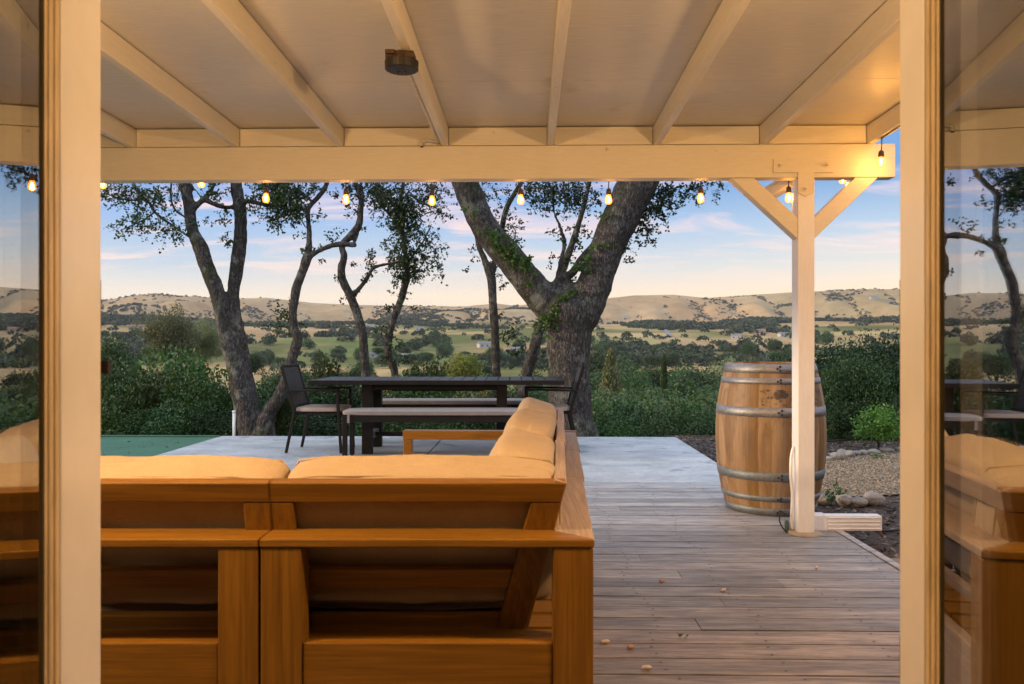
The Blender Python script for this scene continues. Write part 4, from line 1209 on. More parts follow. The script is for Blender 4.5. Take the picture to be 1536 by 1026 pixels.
q.prism([(p.x, YB - .0115, p.z) for p in T][::-1], (0, .007, 0)); q.build('post_strap', M_paint, cover, bevel=.001)
for (u, v) in ((1169, 248), (1241, 247), (1207, 283)):
    p = xz(u, v, YB - .0085)
    q = MB(); q.tube([(p.x, YB - .0116, p.z), (p.x, YB - .0155, p.z)], [.018, .018], seg=16)
    q.tube([(p.x, YB - .0156, p.z), (p.x, YB - .028, p.z)], [.0115, .0105], seg=6)
    q.tube([(p.x, YB - .0281, p.z), (p.x, YB - .037, p.z)], [.005, .005], seg=8); q.build('bolt', M_paint, cover)
q = MB(); q.lathe([(.001, .014), (.085, .013), (.095, .004), (.096, 0)], (PX, YB + .03, .003), 28)
tag(q.build('post_collar', M_peb1, cover, smooth=True), 'round tan collar at the foot of the post')

# round black junction cover under the rafter, and its conduit
RF = RX[7 - 0]  # the rafter left of the middle one
RF = [x for x in RX if abs(x - (.1255 - .607)) < .01][0]
yf = 3.16
fx = px(602, 90, yf).x
fix = thing('ceiling_fixture', 'round black fixture cover on a rusty bracket under a ceiling rafter', 'ceiling fixture', (fx, yf, zr(yf)))
q = MB(); q.lathe([(.001, -.072), (.058, -.072), (.066, -.068), (.067, -.036), (.062, -.034), (.001, -.034)], (0, 0, 0), 36)
q.build('cover_disc', M_black, fix, smooth=False, bevel=.001)
q = MB(); q.box(-.06, .052, -.035, .035, -.033, -.004); q.box(-.058, -.02, -.05, -.036, -.02, -.004); q.box(.02, .055, -.045, -.036, -.033, -.012); q.lathe([(.02, -.002), (.045, -.004), (.05, -.033), (.001, -.033)], (0, 0, 0), 14)
q.build('bracket', M_rust, fix, bevel=.002)
q = MB()
for (a, b) in ((-.018, .012), (.006, -.014), (.012, .016)): q.tube([(a, b, -.0721), (a, b, -.082)], [.005, .004], seg=8)
q.build('screw', M_rust, fix)
cx_ = RF - .034
cond = thing('conduit', 'thin cream conduit running along the rafter from the black fixture to an elbow', 'conduit', (cx_, yf, zr(yf)))
q = MB(); zc = .02
q.tube([(0, .08, zc), (0, YB - yf - .02, zc - .014 - .0)], [.0095, .0095], seg=10)
q.tube([(0, YB - yf - .02, zc - .014), (-.012, YB - yf - .006, zc - .012), (-.05, YB - yf - .004, zc - .006), (-.085, YB - yf - .004, zc - .006), (-.098, YB - yf - .012, zc - .018), (-.098, YB - yf - .014, zc - .04)], [.010] * 6, seg=10, sub=4)
q.box(-.014, .014, .6, .615, zc - .012, zc + .014); q.box(-.014, .014, 1.1, 1.115, zc - .018, zc + .010)
q.build('pipe', M_conduit, cond, smooth=False)
q = MB(); q.tube([(-.098, YB - yf - .014, zc - .0405), (-.098, YB - yf - .014, zc - .046)], [.0075, .0075], seg=10); q.build('end_cap', M_rust, cond)

# ------------------------------------------------------------------ string lights
DS = 4.76
strs = thing('string_lights', 'string of amber glowing bulbs hanging along the back of the patio beam', 'string lights', (0, 0, 0))
def bulb(root, x, y, ztop, zs, tilt=0.0, power=.5):
    """hanging socket and bulb: cable at ztop, socket top at zs"""
    s_ = MB(); s_.tube([(0, 0, ztop - zs), (0, 0, 0)], [.003, .003], seg=6)
    s_.lathe([(.001, .002), (.009, .0), (.0135, -.006), (.0155, -.02), (.0155, -.036), (.001, -.036)], (0, 0, 0), 16)
    so = s_.build('socket', M_socket, root, smooth=True); so.location = (x, y, zs); so.rotation_euler = (0, tilt, 0)
    b_ = MB(); b_.lathe([(.0125, -.0365), (.0135, -.043), (.0185, -.058), (.0208, -.072), (.0185, -.084), (.011, -.0915), (.001, -.0935)], (0, 0, 0), 20)
    bo = b_.build('bulb', M_bulb, so, smooth=True)
    f_ = MB()
    for k in range(4):
        a = k * math.pi / 2
        f_.tube([(.003 * math.cos(a), .003 * math.sin(a), -.046), (.0075 * math.cos(a), .0075 * math.sin(a), -.064), (.003 * math.cos(a), .003 * math.sin(a), -.082)], [.0022] * 3, seg=5, sub=2)
    f_.build('filament', M_fil, so, smooth=True)
    l = bpy.data.lights.new('bulb_light', 'POINT'); l.energy = power; l.shadow_soft_size = .012; l.color = (1, .56, .18)
    lo = bpy.data.objects.new('bulb_light', l); COL.objects.link(lo); lo.parent = so; lo.location = (0, 0, -.075)
cpts = []
sag = [(-330, 281), (-190, 283), (-62, 284), (50, 279), (154, 260), (302, 258), (399, 281), (519, 283), (648, 285), (781, 283), (913, 283), (1051, 281), (1183, 280), (1264, 252)]
for (u, v) in sag:
    p = xz(u, v, DS)
    bulb(strs, p.x, p.y, max(2.065, p.z + .02), p.z)
    cpts.append((p.x, p.y + .004, max(2.065, p.z + .02)))
q = MB(); q.tube(cpts, .004, seg=6, sub=2); q.build('cable', M_wire, strs)
st2 = thing('string_lights', 'short bulb string under the right end rafter, one bulb glowing against the beam end', 'string lights', (0, 0, 0))
pb = xz(1322, 226, 4.46)
bulb(st2, pb.x, pb.y, zr(4.46) - .004, pb.z, R(3), 1.7)
xe = RX[-1]
c2 = [(pb.x, pb.y, zr(4.46) - .004)]
for (y, dz) in ((3.75, .05), (3.05, .05), (2.35, .05)):
    bulb(st2, xe - .03, y, zr(y) - .012, zr(y) - dz, 0, 6.0); c2.append((xe - .03, y, zr(y) - .012))
q = MB(); q.tube(c2, .004, seg=6); q.build('cable', M_wire, st2)

# ------------------------------------------------------------------ downspout, post cable
dsp = thing('downspout', 'ribbed white downspout behind the post, its long outlet lying to the right', 'downspout', (PX, YB + .13, 0))
def ribbed(mb, a, b, w, h, n=4, up=(0, 0, 1)):
    mb.bar(a, b, w, h, up)
    a, b = Vector(a), Vector(b); t = (b - a).normalized(); s_ = t.cross(Vector(up)).normalized(); n2 = s_.cross(t)
    for i in range(n):
        o = n2 * (h * (-.36 + .72 * i / (n - 1)))
        mb.bar(a + o - s_ * w * .5 + t * .01, b + o - s_ * w * .5 - t * .01, .008, h * .1, up)
        mb.bar(a + o + s_ * w * .5 + t * .01, b + o + s_ * w * .5 - t * .01, .008, h * .1, up)
q = MB(); q.box(-.03, .03, -.03, .03, .06, 1.98); q.build('pipe', M_pipe, dsp, bevel=.006)
x0 = px(1224, 782, 4.72).x - PX; x1 = px(1314, 782, 4.72).x - PX
q = MB(); ribbed(q, (x0 + .03, 0, .047), (x1, 0, .047), .07, .088, 4); q.build('outlet', M_pipe, dsp, bevel=.004)
q = MB(); q.box(-.034, x0 + .036, -.038, .038, -.0, .098); q.build('elbow', M_pipe, dsp, bevel=.01)
q = MB(); a = xz(1140, 298, 5.02); b = xz(1195, 266, 4.80)
o_ = Vector((PX, YB + .13, 0)); ribbed(q, a - o_, b - o_, .06, .075, 4); tag(q.build('offset_pipe', M_paint, dsp), 'tan ribbed offset pipe slanting under the eave')
cab = thing('cable', 'thin white cable running down the left side of the white post to the deck', 'cable', (PX - .055, YB + .05, 0))
q = MB(); q.tube([(.002, 0, .50), (-.012, .0, .44), (-.018, -.01, .33), (-.006, 0, .22), (-.01, 0, .1), (-.004, .01, .02)], [.009] * 6, seg=8, sub=4); q.build('cord', M_pipe, cab, smooth=True)
q = MB(); q.box(-.045, -.02, .0, .03, .0, .07); tag(q.build('plug_box', pmat('teal_plastic', (.05, .085, .085), (.07, .11, .11)), cab, bevel=.01), 'small dark teal outlet box on the deck')
q = MB()
q.tube([(-.03, -.01, .1), (-.075, -.02, .12), (-.085, -.02, .07), (-.05, -.02, .015), (.0, -.015, .008)], [.004] * 5, seg=6, sub=4); q.build('lead', M_wire, cab, smooth=True)
hose = thing('drip_hose', 'black drip hose lying along the foot of the tall dark hedge', 'hose', gnd(1300, 659, -.07))
L = hose.location
q = MB(); q.tube([gnd(u, v, -.065) - L for (u, v) in ((1235, 662), (1262, 660), (1290, 657), (1320, 657), (1352, 660), (1400, 659))], [.011] * 6, seg=7, sub=4); q.build('pipe', M_wire, hose, smooth=True)
hose2 = thing('drip_hose', 'black drip hose half buried in the bark beside the white downspout outlet', 'hose', gnd(1320, 800, -.075))
L = hose2.location
q = MB(); q.tube([gnd(u, v, -.07) - L for (u, v) in ((1308, 793), (1325, 796), (1352, 794), (1390, 790))], [.008] * 4, seg=7, sub=4); q.build('pipe', M_wire, hose2, smooth=True)
stake = thing('pipe_stub', 'short upright white plastic pipe at the far edge of the concrete near the three-stemmed oak', 'pipe', gnd(351, 653.5))
q = MB(); q.tube([(0, 0, -.1), (0, 0, .275)], [.017, .017], seg=14); q.build('pipe', M_pipe, stake, smooth=True)
q = MB(); q.lathe([(.001, .302), (.019, .30), (.021, .276), (.017, .2755)], (0, 0, 0), 14); q.build('cap', M_pipe, stake, smooth=True)

# ------------------------------------------------------------------ wine barrel
bc = px(1155, 700, 5.32)
bar = thing('wine_barrel', 'upright oak wine barrel with grey metal hoops standing on the deck behind the post', 'barrel', (bc.x, bc.y, 0), R(20))
HB = .965
def rb(z):
    t = (z / HB - .5) * 2
    return .352 - .072 * abs(t) ** 2.1
rs = random.Random(3)
NS = 26
stv = []
for i in range(NS): stv += [rs.random()] * 4
q = MB()
prof = [(rb(0) - .03, .0), (rb(0), .0)] + [(rb(HB * i / 24), HB * i / 24) for i in range(1, 24)] + [(rb(HB) - .002, HB), (rb(HB) - .026, HB), (rb(HB) - .030, HB - .045)]
q.lathe(prof, (0, 0, 0.001), NS * 4, 0, stv)
# shallow grooves between staves
for i, v in enumerate(list(q.v)):
    if (i % (NS * 4)) % 4 == 0:
        q.v[i] = (v[0] * .9955, v[1] * .9955, v[2])
q.build('stave_body', M_barrel, bar, smooth=False)
q = MB(); q.disc((0, 0, HB - .046), rb(HB) - .028, 60, 0, .4); q.build('head', M_barrel, bar)
for i, (z0, z1) in enumerate(((.0, .052), (.092, .130), (.224, .284), (.628, .688), (.832, .872), (.902, .960))):
    q = MB(); q.lathe([(rb(z0) - .001, z0 + .002), (rb(z0) + .0035, z0 + .002), (rb((z0 + z1) / 2) + .0038, (z0 + z1) / 2), (rb(z1) + .0035, z1), (rb(z1) - .001, z1)], (0, 0, .001), 96)
    h = q.build('hoop', M_hoopd if i < 3 else M_hoop, bar, smooth=True)
    q = MB()
    a0 = R(-98 - 20)
    for (da, zz) in ((0, .5), (.055, .3), (.055, .72)):
        a = a0 + da; z = z0 + (z1 - z0) * zz; r = rb(z) + .004
        n = Vector((math.cos(a), math.sin(a), 0)); p = n * r + Vector((0, 0, z))
        q.tube([p, p + n * .003], [.0085, .006], seg=8)
    q.build('rivet', M_rivet, h)

# ------------------------------------------------------------------ stones, step, litter on the deck
def stone(u, v, w, h, label, group=None, seed=1, z0=-.075):
    c = gnd(u, v, z0); d = gd(v, z0); s_ = d / F
    bm = bmesh.new(); bmesh.ops.create_icosphere(bm, subdivisions=4, radius=1.0)
    rr = random.Random(seed); off = Vector((rr.uniform(0, 50), rr.uniform(0, 50), rr.uniform(0, 50)))
    sx, sz = w * s_ / 2, h * s_ / 2
    for vt in bm.verts:
        k = 1 + .22 * noise.noise(vt.co * 1.1 + off) + .07 * noise.noise(vt.co * 3 + off)
        vt.co = Vector((vt.co.x * sx * k, vt.co.y * sx * .8 * k, vt.co.z * sz * k + sz * .72))
    me = bpy.data.meshes.new('stone'); bm.to_mesh(me); bm.free()
    for p in me.polygons: p.use_smooth = True
    me.materials.append(M_stone)
    o = link('stone', me); o.location = (c.x, c.y + sx * .5, z0); o.rotation_euler = (0, 0, rr.uniform(-.6, .6))
    tag(o, label, 'stone', group)
stone(1312, 758, 31, 22, 'largest rounded grey-brown boulder at the right end of the row by the gravel path', seed=2)
stone(1290, 760, 27, 15, 'flat rounded boulder beside the largest one on the bark', seed=3)
stone(1269, 759, 25, 19, 'middle-sized boulder partly behind the green weeds', seed=4)
stone(1240, 757, 30, 17, 'pale tan boulder next to the barrel and the post', seed=5)
stone(1258, 690, 23, 13, 'pale flat stone nearest the barrel on the far edge of the gravel path', seed=6)
for i, (u, v, w, h) in enumerate(((1243, 692, 14, 8), (1266, 682, 18, 9), (1274, 686, 22, 12), (1286, 684, 16, 9), (1297, 683, 19, 9), (1312, 681, 21, 8), (1332, 679, 21, 9), (1354, 678, 20, 9), (1376, 677, 18, 9))):
    stone(u, v, w, h, 'small tan stone in the row edging the far side of the gravel path', 'stones edging the gravel path', seed=10 + i)
step = thing('garden_step', 'low brown timber step with a grey mat beside the right edge of the deck', 'step', (2.62, 3.4, -.085))
q = MB(); q.box(-.76, -.64, -1.0, .84, 0, .05); q.box(-.635, .75, .72, .84, 0, .05); q.build('timber_edge', M_tk['y'], step, bevel=.006)
q = MB(); q.box(-.635, .75, -1.0, .715, 0, .042); q.build('mat', M_mat, step)
def litter(u, v, kind, label, rz):
    c = gnd(u, v)
    o = thing('acorn' if kind == 'acorn' else 'seed_pod', label, 'acorn' if kind == 'acorn' else 'seed pod', (c.x, c.y, .002), rz)
    q = MB()
    if kind == 'acorn':
        q.tube([(-.012, 0, .0065), (-.009, 0, .0065), (0, 0, .0068), (.009, 0, .0065), (.013, 0, .006)], [.002, .006, .007, .005, .0008], seg=10, sub=2)
        q.build('nut', M_acorn, o, smooth=True)
    else:
        q.tube([(-.017, 0, .007), (-.012, 0, .007), (-.004, .001, .007), (.004, 0, .007), (.011, -.001, .0072), (.016, 0, .007)], [.003, .007, .0062, .0074, .0064, .003], seg=9, sub=2, wob=.25)
        q.build('husk', M_pod, o, smooth=True)
litter(908, 966, 'pod', 'pale ridged seed pod on the deck beside the sofa leg', .3)
litter(970, 1005, 'pod', 'pinkish seed pod on the nearest deck boards', .1)
litter(946, 974, 'acorn', 'orange-brown acorn on the deck right of the pale seed pod', .2)
litter(1225, 854, 'pod', 'whitish round pod alone in the middle of the deck below the post', 1.2)
litter(993, 874, 'acorn', 'small brown acorn on the grey deck boards below the barrel', .2)
litter(1085, 888, 'pod', 'tiny pale crumb of seed pod on the deck in front of the barrel', .8)
c = gnd(1024, 957)
lf = thing('fallen_leaf', 'small green leaf sprig lying on the deck boards', 'leaf', (c.x, c.y, .003))
P = np.array([[random.gauss(0, .012), random.gauss(0, .008), .004] for _ in range(10)]); V, Q = leaf_quads(P, .018)
V[:, 2] = np.abs(V[:, 2]); link('blade', np_mesh('blade', V, Q, [M_ivy], rnd=rng.random(len(Q))), lf)

# ------------------------------------------------------------------ modular teak sofa
def cushion_mesh(w, h, t, n=7.0, seed=0, bulge=.0, wrinkle=.006, cuts=22, one=False):
    """soft rounded box, w along x, t along y, h along z, centred"""
    bm = bmesh.new()
    bmesh.ops.create_cube(bm, size=2.0)
    bmesh.ops.subdivide_edges(bm, edges=bm.edges[:], cuts=cuts, use_grid_fill=True)
    off = Vector((seed * 3.7, seed * 1.3, seed * 7.1))
    for v in bm.verts:
        p = v.co
        k = (abs(p.x) ** n + abs(p.y) ** n + abs(p.z) ** n) ** (1 / n)
        q = p / k
        if one and q.y < 0: q = Vector((p.x / (abs(p.x) ** 10 + abs(p.z) ** 10) ** .1 * .985, q.y, p.z / (abs(p.x) ** 10 + abs(p.z) ** 10) ** .1 * .985)).lerp(q, .55)
        # thickness dominates the rounding
        b = 1 + (bulge if (q.y > 0 or not one) else 0) * max(0, 1 - q.x ** 4) * max(0, 1 - q.z ** 4)
        c = Vector((q.x * w / 2, q.y * t / 2 * b, q.z * h / 2 * (1 + .06 * (1 - q.x ** 2))))
        d = c.normalized()
        c += d * wrinkle * (noise.noise(c * 7 + off) + .6 * noise.noise(Vector((c.x * 16, c.y * 9, c.z * 5)) + off))
        v.co = c
    me = bpy.data.meshes.new('cushion'); bm.to_mesh(me); bm.free()
    for p in me.polygons: p.use_smooth = True
    return me
def piping(mb, w, h, y, r=.0042, n=7.0):
    P = []
    for i in range(41):
        a = 2 * math.pi * i / 40
        cx, cz = math.cos(a), math.sin(a)
        k = (abs(cx) ** n + abs(cz) ** n) ** (1 / n)
        P.append((cx / k * w / 2, y, cz / k * h / 2))
    mb.tube(P, r, seg=6, sub=1, cap=False)
def cushion(name, parent, w, h, t, loc, rot=(0, 0, 0), seed=0, mat=None, bulge=.12, puffy=False):
    me = cushion_mesh(w, h, t, 6.0 if puffy else 12.0, seed, bulge * .8, .007, 28, 'back' in name or 'side' in name); me.name = name
    me.materials.append(mat or M_cush)
    o = link(name, me, parent); o.location = loc; o.rotation_euler = rot
    q = MB(); nn = 6.0 if puffy else 12.0; kk = (1 - .8 ** nn) ** (1 / nn)
    for sg in (1, -1): piping(q, w * kk * 1.004, h * kk * (1.02 if puffy else 1.03), sg * t * .40, .0035, nn)
    q.build('piping', mat or M_cush, o, smooth=True)
    return o

DEP, RZ = .92, .62
TILT = math.atan2(.092, .369)
def backrest(root, x0, x1, tk, mitre0=0.0, mitre1=0.0, legs=True, flip=None):
    """leaning back frame between x0 and x1: outer face from (y .157, z .373) to (y .065, z .742)"""
    def P(x, t, n):   # t: 0 bottom .. 1 top; n: depth behind the outer face
        return Vector((x, .157 - .092 * t + n * math.cos(TILT), .373 + .369 * t + n * math.sin(TILT)))
    def panel(xa0, xb0, xa1, xb1, t0, t1, n0, n1, name, mat):
        # xa/xb: left and right ends at the bottom (0) and top (1) of the piece
        q = MB().hexa([P(xa0, t0, n0), P(xb0, t0, n0), P(xb0, t0, n1), P(xa0, t0, n1), P(xa1, t1, n0), P(xb1, t1, n0), P(xb1, t1, n1), P(xa1, t1, n1)])
        o = q.build(name, mat, root, bevel=.003)
        return o
    e0 = lambda t: x0 + mitre0 * (1 - t)
    e1 = lambda t: x1 - mitre1 * (1 - t)
    fb = Emp('backrest_frame', root)
    def pan(xa0, xb0, xa1, xb1, t0, t1, n0, n1, axis, name):
        q = MB().hexa([P(xa0, t0, n0), P(xb0, t0, n0), P(xb0, t0, n1), P(xa0, t0, n1), P(xa1, t1, n0), P(xb1, t1, n0), P(xb1, t1, n1), P(xa1, t1, n1)])
        return q.build(name, tk[axis], root, bevel=.003)
    tr = .865
    pan(e0(tr), e1(tr), e0(1), e1(1), tr, 1.0, 0, .032, 'x', 'backrest_rail')
    sw = .062
    pan(e0(-.12), e0(-.12) + sw, e0(tr), e0(tr) + sw, -.12, tr - .002, .001, .031, 'z', 'backrest_stile')
    pan(e1(-.12) - sw - .012, e1(-.12), e1(tr) - sw - .012, e1(tr), -.12, tr - .002, .001, .031, 'z', 'backrest_stile')
    pan(e0(.235) + sw + .001, e1(.235) - sw - .013, e0(.375) + sw + .001, e1(.375) - sw - .013, .235, .375, .004, .028, 'x', 'backrest_slat')
    pan(e0(-.1) + sw + .001, e1(-.1) - sw - .013, e0(.03) + sw + .001, e1(.03) - sw - .013, -.1, .03, .004, .028, 'x', 'backrest_slat')
def Emp(name, root): return None

def sofa_common(root, W, tk, left_leg=True, right_leg=True, front=True, top=None, right_top=False):
    lw, lt = .098, .075
    for (x, on) in ((0.0, left_leg), (W - lw, right_leg)):
        if on: MB().box(x + .001, x + lw - .001, .004, .004 + lt, 0, RZ - .021).build('leg', tk['z'], root, bevel=.004)
    MB().box(lw if left_leg else 0.002, W - (lw if right_leg else .002), .010, .040, .20, .371).build('back_apron', tk['x'], root, bevel=.004)
    MB().box(.01, W - .01, DEP - .04, DEP - .012, .20, .33).build('front_apron', tk['x'], root, bevel=.003)
    for x in (.004, W - .066):
        MB().box(x, x + .06, DEP - .08, DEP - .042, 0, .33).build('leg', tk['z'], root, bevel=.003)
    q = MB(); n = 7
    for i in range(n):
        ya = .06 + (DEP - .12) * i / n
        q.box(.012, W - .012, ya, ya + (DEP - .12) / n - .02, .335, .352)
    q.build('seat_slats', tk['x'], root)

TKO = M_tk; TKW = M_tkw
# left module of the front run
A_W = .80; J = .0035
rA = px(389, 500, 1.897)
def sofa_loc(lx, ly):
    return Vector((rA.x + lx * CA - ly * SA, rA.y + lx * SA + ly * CA, 0))
sA = thing('sofa_module', 'teak sofa section nearest the left door, its back to the doors', 'sofa', sofa_loc(-A_W - J, 0), YAW, 'sections of the patio sofa')
MB().box(.0, A_W, 0, .118, RZ - .02, RZ).build('top_rail', TKO['x'], sA, bevel=.003)
sofa_common(sA, A_W, TKO)
backrest(sA, .01, A_W + .012, TKO)
cushion('back_cushion', sA, A_W - .002, .345, .16, (A_W / 2 + .012, .226, .592), (TILT, 0, 0), 1, bulge=.10)
cushion('seat_cushion', sA, A_W - .01, .62, .12, (A_W / 2, .58, .412), (R(90), 0, 0), 2, bulge=.1)

# corner module
B_W = .795
sB = thing('sofa_module', 'teak corner sofa section with mitred rails nearest the camera, its right arm weathered grey', 'sofa', sofa_loc(0, 0), YAW, 'sections of the patio sofa')
SPL = .057
def splay(o):
    me = o.data
    for v in me.vertices:
        f = min(max((v.co.x - .35) / .35, 0), 1)
        v.co.x += SPL * v.co.y * f
q = MB(); q.prism([(0, 0, RZ - .02), (B_W, 0, RZ - .02), (B_W - .118, .118, RZ - .02), (0, .118, RZ - .02)], (0, 0, .02)); q.build('top_rail', TKO['x'], sB, bevel=.003)
q = MB(); q.prism([(B_W, 0.0015, RZ - .02), (B_W, .90, RZ - .02), (B_W - .118, .90, RZ - .02), (B_W - .118, .1195, RZ - .02)], (0, 0, .02)); splay(q.build('side_rail', TKW['y'], sB, bevel=.003))
lw = .098
MB().box(.001, lw, .004, .08, 0, RZ - .021).build('leg', TKO['z'], sB, bevel=.004)
MB().box(B_W - lw, B_W - .002, .004, .08, 0, RZ - .021).build('leg', TKO['z'], sB, bevel=.004)
splay(MB().box(B_W - .078, B_W - .004, .80, .895, 0, RZ - .021).build('leg', TKW['z'], sB, bevel=.004))
MB().box(lw + .001, B_W - lw - .001, .010, .040, .20, .371).build('back_apron', TKO['x'], sB, bevel=.004)
splay(MB().box(B_W - .040, B_W - .010, .081, .799, .20, .371).build('side_apron', TKW['y'], sB, bevel=.004))
backrest(sB, -.004, B_W - .062, TKO, 0, .092)
q = MB()
for i in range(7):
    ya = .06 + .8 * i / 7; q.box(.012, B_W - .05, ya, ya + .094, .335, .352)
q.build('seat_slats', TKO['x'], sB)
cushion('back_cushion', sB, .715, .345, .16, (.365, .226, .594), (TILT, 0, 0), 3, bulge=.12)
# side backrest of the corner module: a child frame turned to face left
hb = bpy.data.objects.new('side_backrest', None); hb.empty_display_size = .05; COL.objects.link(hb); hb.parent = sB
hb.location = (B_W + .001, .0, 0); hb.rotation_euler = (0, 0, R(90) - SPL)
backrest(hb, .062, .90, {'x': TKW['x'], 'z': TKO['z'], 'y': TKW['y']}, .092, 0)
cushion('side_cushion', hb, .63, .385, .18, (.545, .226, .602), (TILT, 0, 0), 4, bulge=.15, puffy=True)
cushion('seat_cushion', sB, .60, .60, .12, (.31, .60, .412), (R(90), 0, 0), 5, bulge=.1)

def side_module(name_label, loc, rz, W, seed, arm=False):
    s_ = thing('sofa_module', name_label, 'sofa', loc, rz, 'sections of the patio sofa')
    MB().box(.002, W - .002, 0, .118, RZ - .02, RZ).build('top_rail', TKW['x'], s_, bevel=.003)
    sofa_common(s_, W, {'x': TKW['x'], 'z': TKW['z'], 'y': TKW['y']}, True, True)
    backrest(s_, .004, W - .004, {'x': TKW['x'], 'z': TKW['z'], 'y': TKW['y']})
    cushion('back_cushion', s_, W - .055, .385, .18, (W / 2 + .004, .226 + (.012 if arm else 0), .608), (TILT + (.05 if arm else -.02), 0, .02 if arm else -.03), seed, bulge=.15, puffy=True)
    cushion('seat_cushion', s_, W - .03, .62, .12, (W / 2, .58, .412), (R(90), 0, 0), seed + 1, bulge=.1)
    if arm:
        MB().box(W + .001, W + .06, -.005, DEP + .005, RZ - .045, RZ + .004).build('arm_rail', TKO['y'], s_, bevel=.003)
        MB().box(W + .002, W + .06, DEP - .042, DEP + .003, 0, RZ - .0455).build('arm_leg', TKO['z'], s_, bevel=.003)
        MB().box(W + .002, W + .06, 0, .045, 0, RZ - .0455).build('arm_leg', TKO['z'], s_, bevel=.003)
    return s_
ANG = R(90) + YAW - R(3.2)
C0 = sofa_loc(B_W + SPL * .905, .905)
dv = Vector((math.cos(ANG), math.sin(ANG), 0)); dn = Vector((dv.y, -dv.x, 0))
side_module('teak sofa section between the corner section and the far end with the arm', C0 + dn * .006, ANG, .715, 7)
side_module('teak sofa section at the far end with a square teak arm before the bench', C0 + dv * .72 + dn * .010, ANG, .715, 9, True)

# ------------------------------------------------------------------ dining table, benches, chairs
dt = px(661, 500, 8.28)
tb = thing('dining_table', 'long dark slatted metal dining table with square legs on the concrete patio', 'table', (dt.x, dt.y, 0), YAW)
TL, TW, TH = 2.50, .96, .738
q = MB(); n = 20
for i in range(n):
    x0 = -TL / 2 + .05 + (TL - .1) * i / n
    q.box(x0, x0 + (TL - .1) / n - .009, -TW / 2 + .05, TW / 2 - .05, TH - .026, TH - .001)
q.build('slat_top', M_slat, tb)
q = MB()
q.box(-TL / 2, TL / 2, -TW / 2, -TW / 2 + .049, TH - .044, TH); q.box(-TL / 2, TL / 2, TW / 2 - .049, TW / 2, TH - .044, TH)
q.box(-TL / 2, -TL / 2 + .049, -TW / 2 + .0495, TW / 2 - .0495, TH - .044, TH); q.box(TL / 2 - .049, TL / 2, -TW / 2 + .0495, TW / 2 - .0495, TH - .044, TH)
q.build('top_frame', M_alu, tb, bevel=.004)
q = MB(); q.box(-.76, .66, -.30, -.26, TH - .105, TH - .046); q.box(-.76, .66, .26, .30, TH - .105, TH - .046); q.box(-.5, .45, -.02, .02, TH - .13, TH - .09); q.build('apron', M_alu, tb, bevel=.003)
for sx in (-.705, .635):
    for sy in (-.335, .245):
        MB().box(sx - .05, sx + .05, sy, sy + .09, 0, TH - .046).build('leg', M_alu, tb, bevel=.004)
    MB().box(sx - .03, sx + .03, -.244, .244, .13, .20).build('stretcher', M_frame_grey, tb, bevel=.003)
    MB().box(sx - .045, sx + .045, -.244, .244, TH - .12, TH - .06).build('stretcher', M_alu, tb, bevel=.003)
MB().box(-.673, .603, -.02, .02, .145, .185).build('long_stretcher', M_alu, tb, bevel=.003)

def bench(label, u0, d, L, dz=0):
    c = px(u0, 500, d)
    b = thing('bench', label, 'bench', (c.x, c.y, 0), YAW, 'padded benches at the table')
    w, h = .38, .445
    q = MB(); q.box(0, L, 0, .04, h - .085, h - .022); q.box(0, L, w - .04, w, h - .085, h - .022); q.box(0, .04, .0405, w - .0405, h - .085, h - .022); q.box(L - .04, L, .0405, w - .0405, h - .085, h - .022)
    q.box(.3, .34, .0405, w - .0405, h - .06, h - .022); q.box(L - .34, L - .3, .0405, w - .0405, h - .06, h - .022)
    q.build('frame', M_alu, b, bevel=.004)
    for x in (.0, L - .045):
        for y in (.0, w - .045):
            l_ = MB().box(x + .001, x + .044, y + .001, y + .044, .012, h - .0855).build('leg', M_alu, b, bevel=.003)
            q = MB(); q.tube([(x + .022, y + .022, 0), (x + .022, y + .022, .011)], [.013, .013], seg=8); q.build('glide', M_wire, l_)
    me = cushion_mesh(L + .02, w + .02, .048, 9, int(L * 10), .0, .002, 18); me.name = 'pad'; me.materials.append(M_pad)
    p_ = link('pad', me, b); p_.location = (L / 2, w / 2, h - .0215 + .024); p_.rotation_euler = (R(90), 0, 0)
    for x in (.05, L - .07):
        MB().box(x, x + .022, -.014, -.004, h - .09, h + .0).build('tie', M_pad, b)
    return b
bench('padded metal bench on the near side of the dining table, taupe pad facing the sofa', 513, 7.47, 1.86)
bench('padded metal bench on the far side of the dining table, seen between the table legs', 556, 8.85, 1.80)

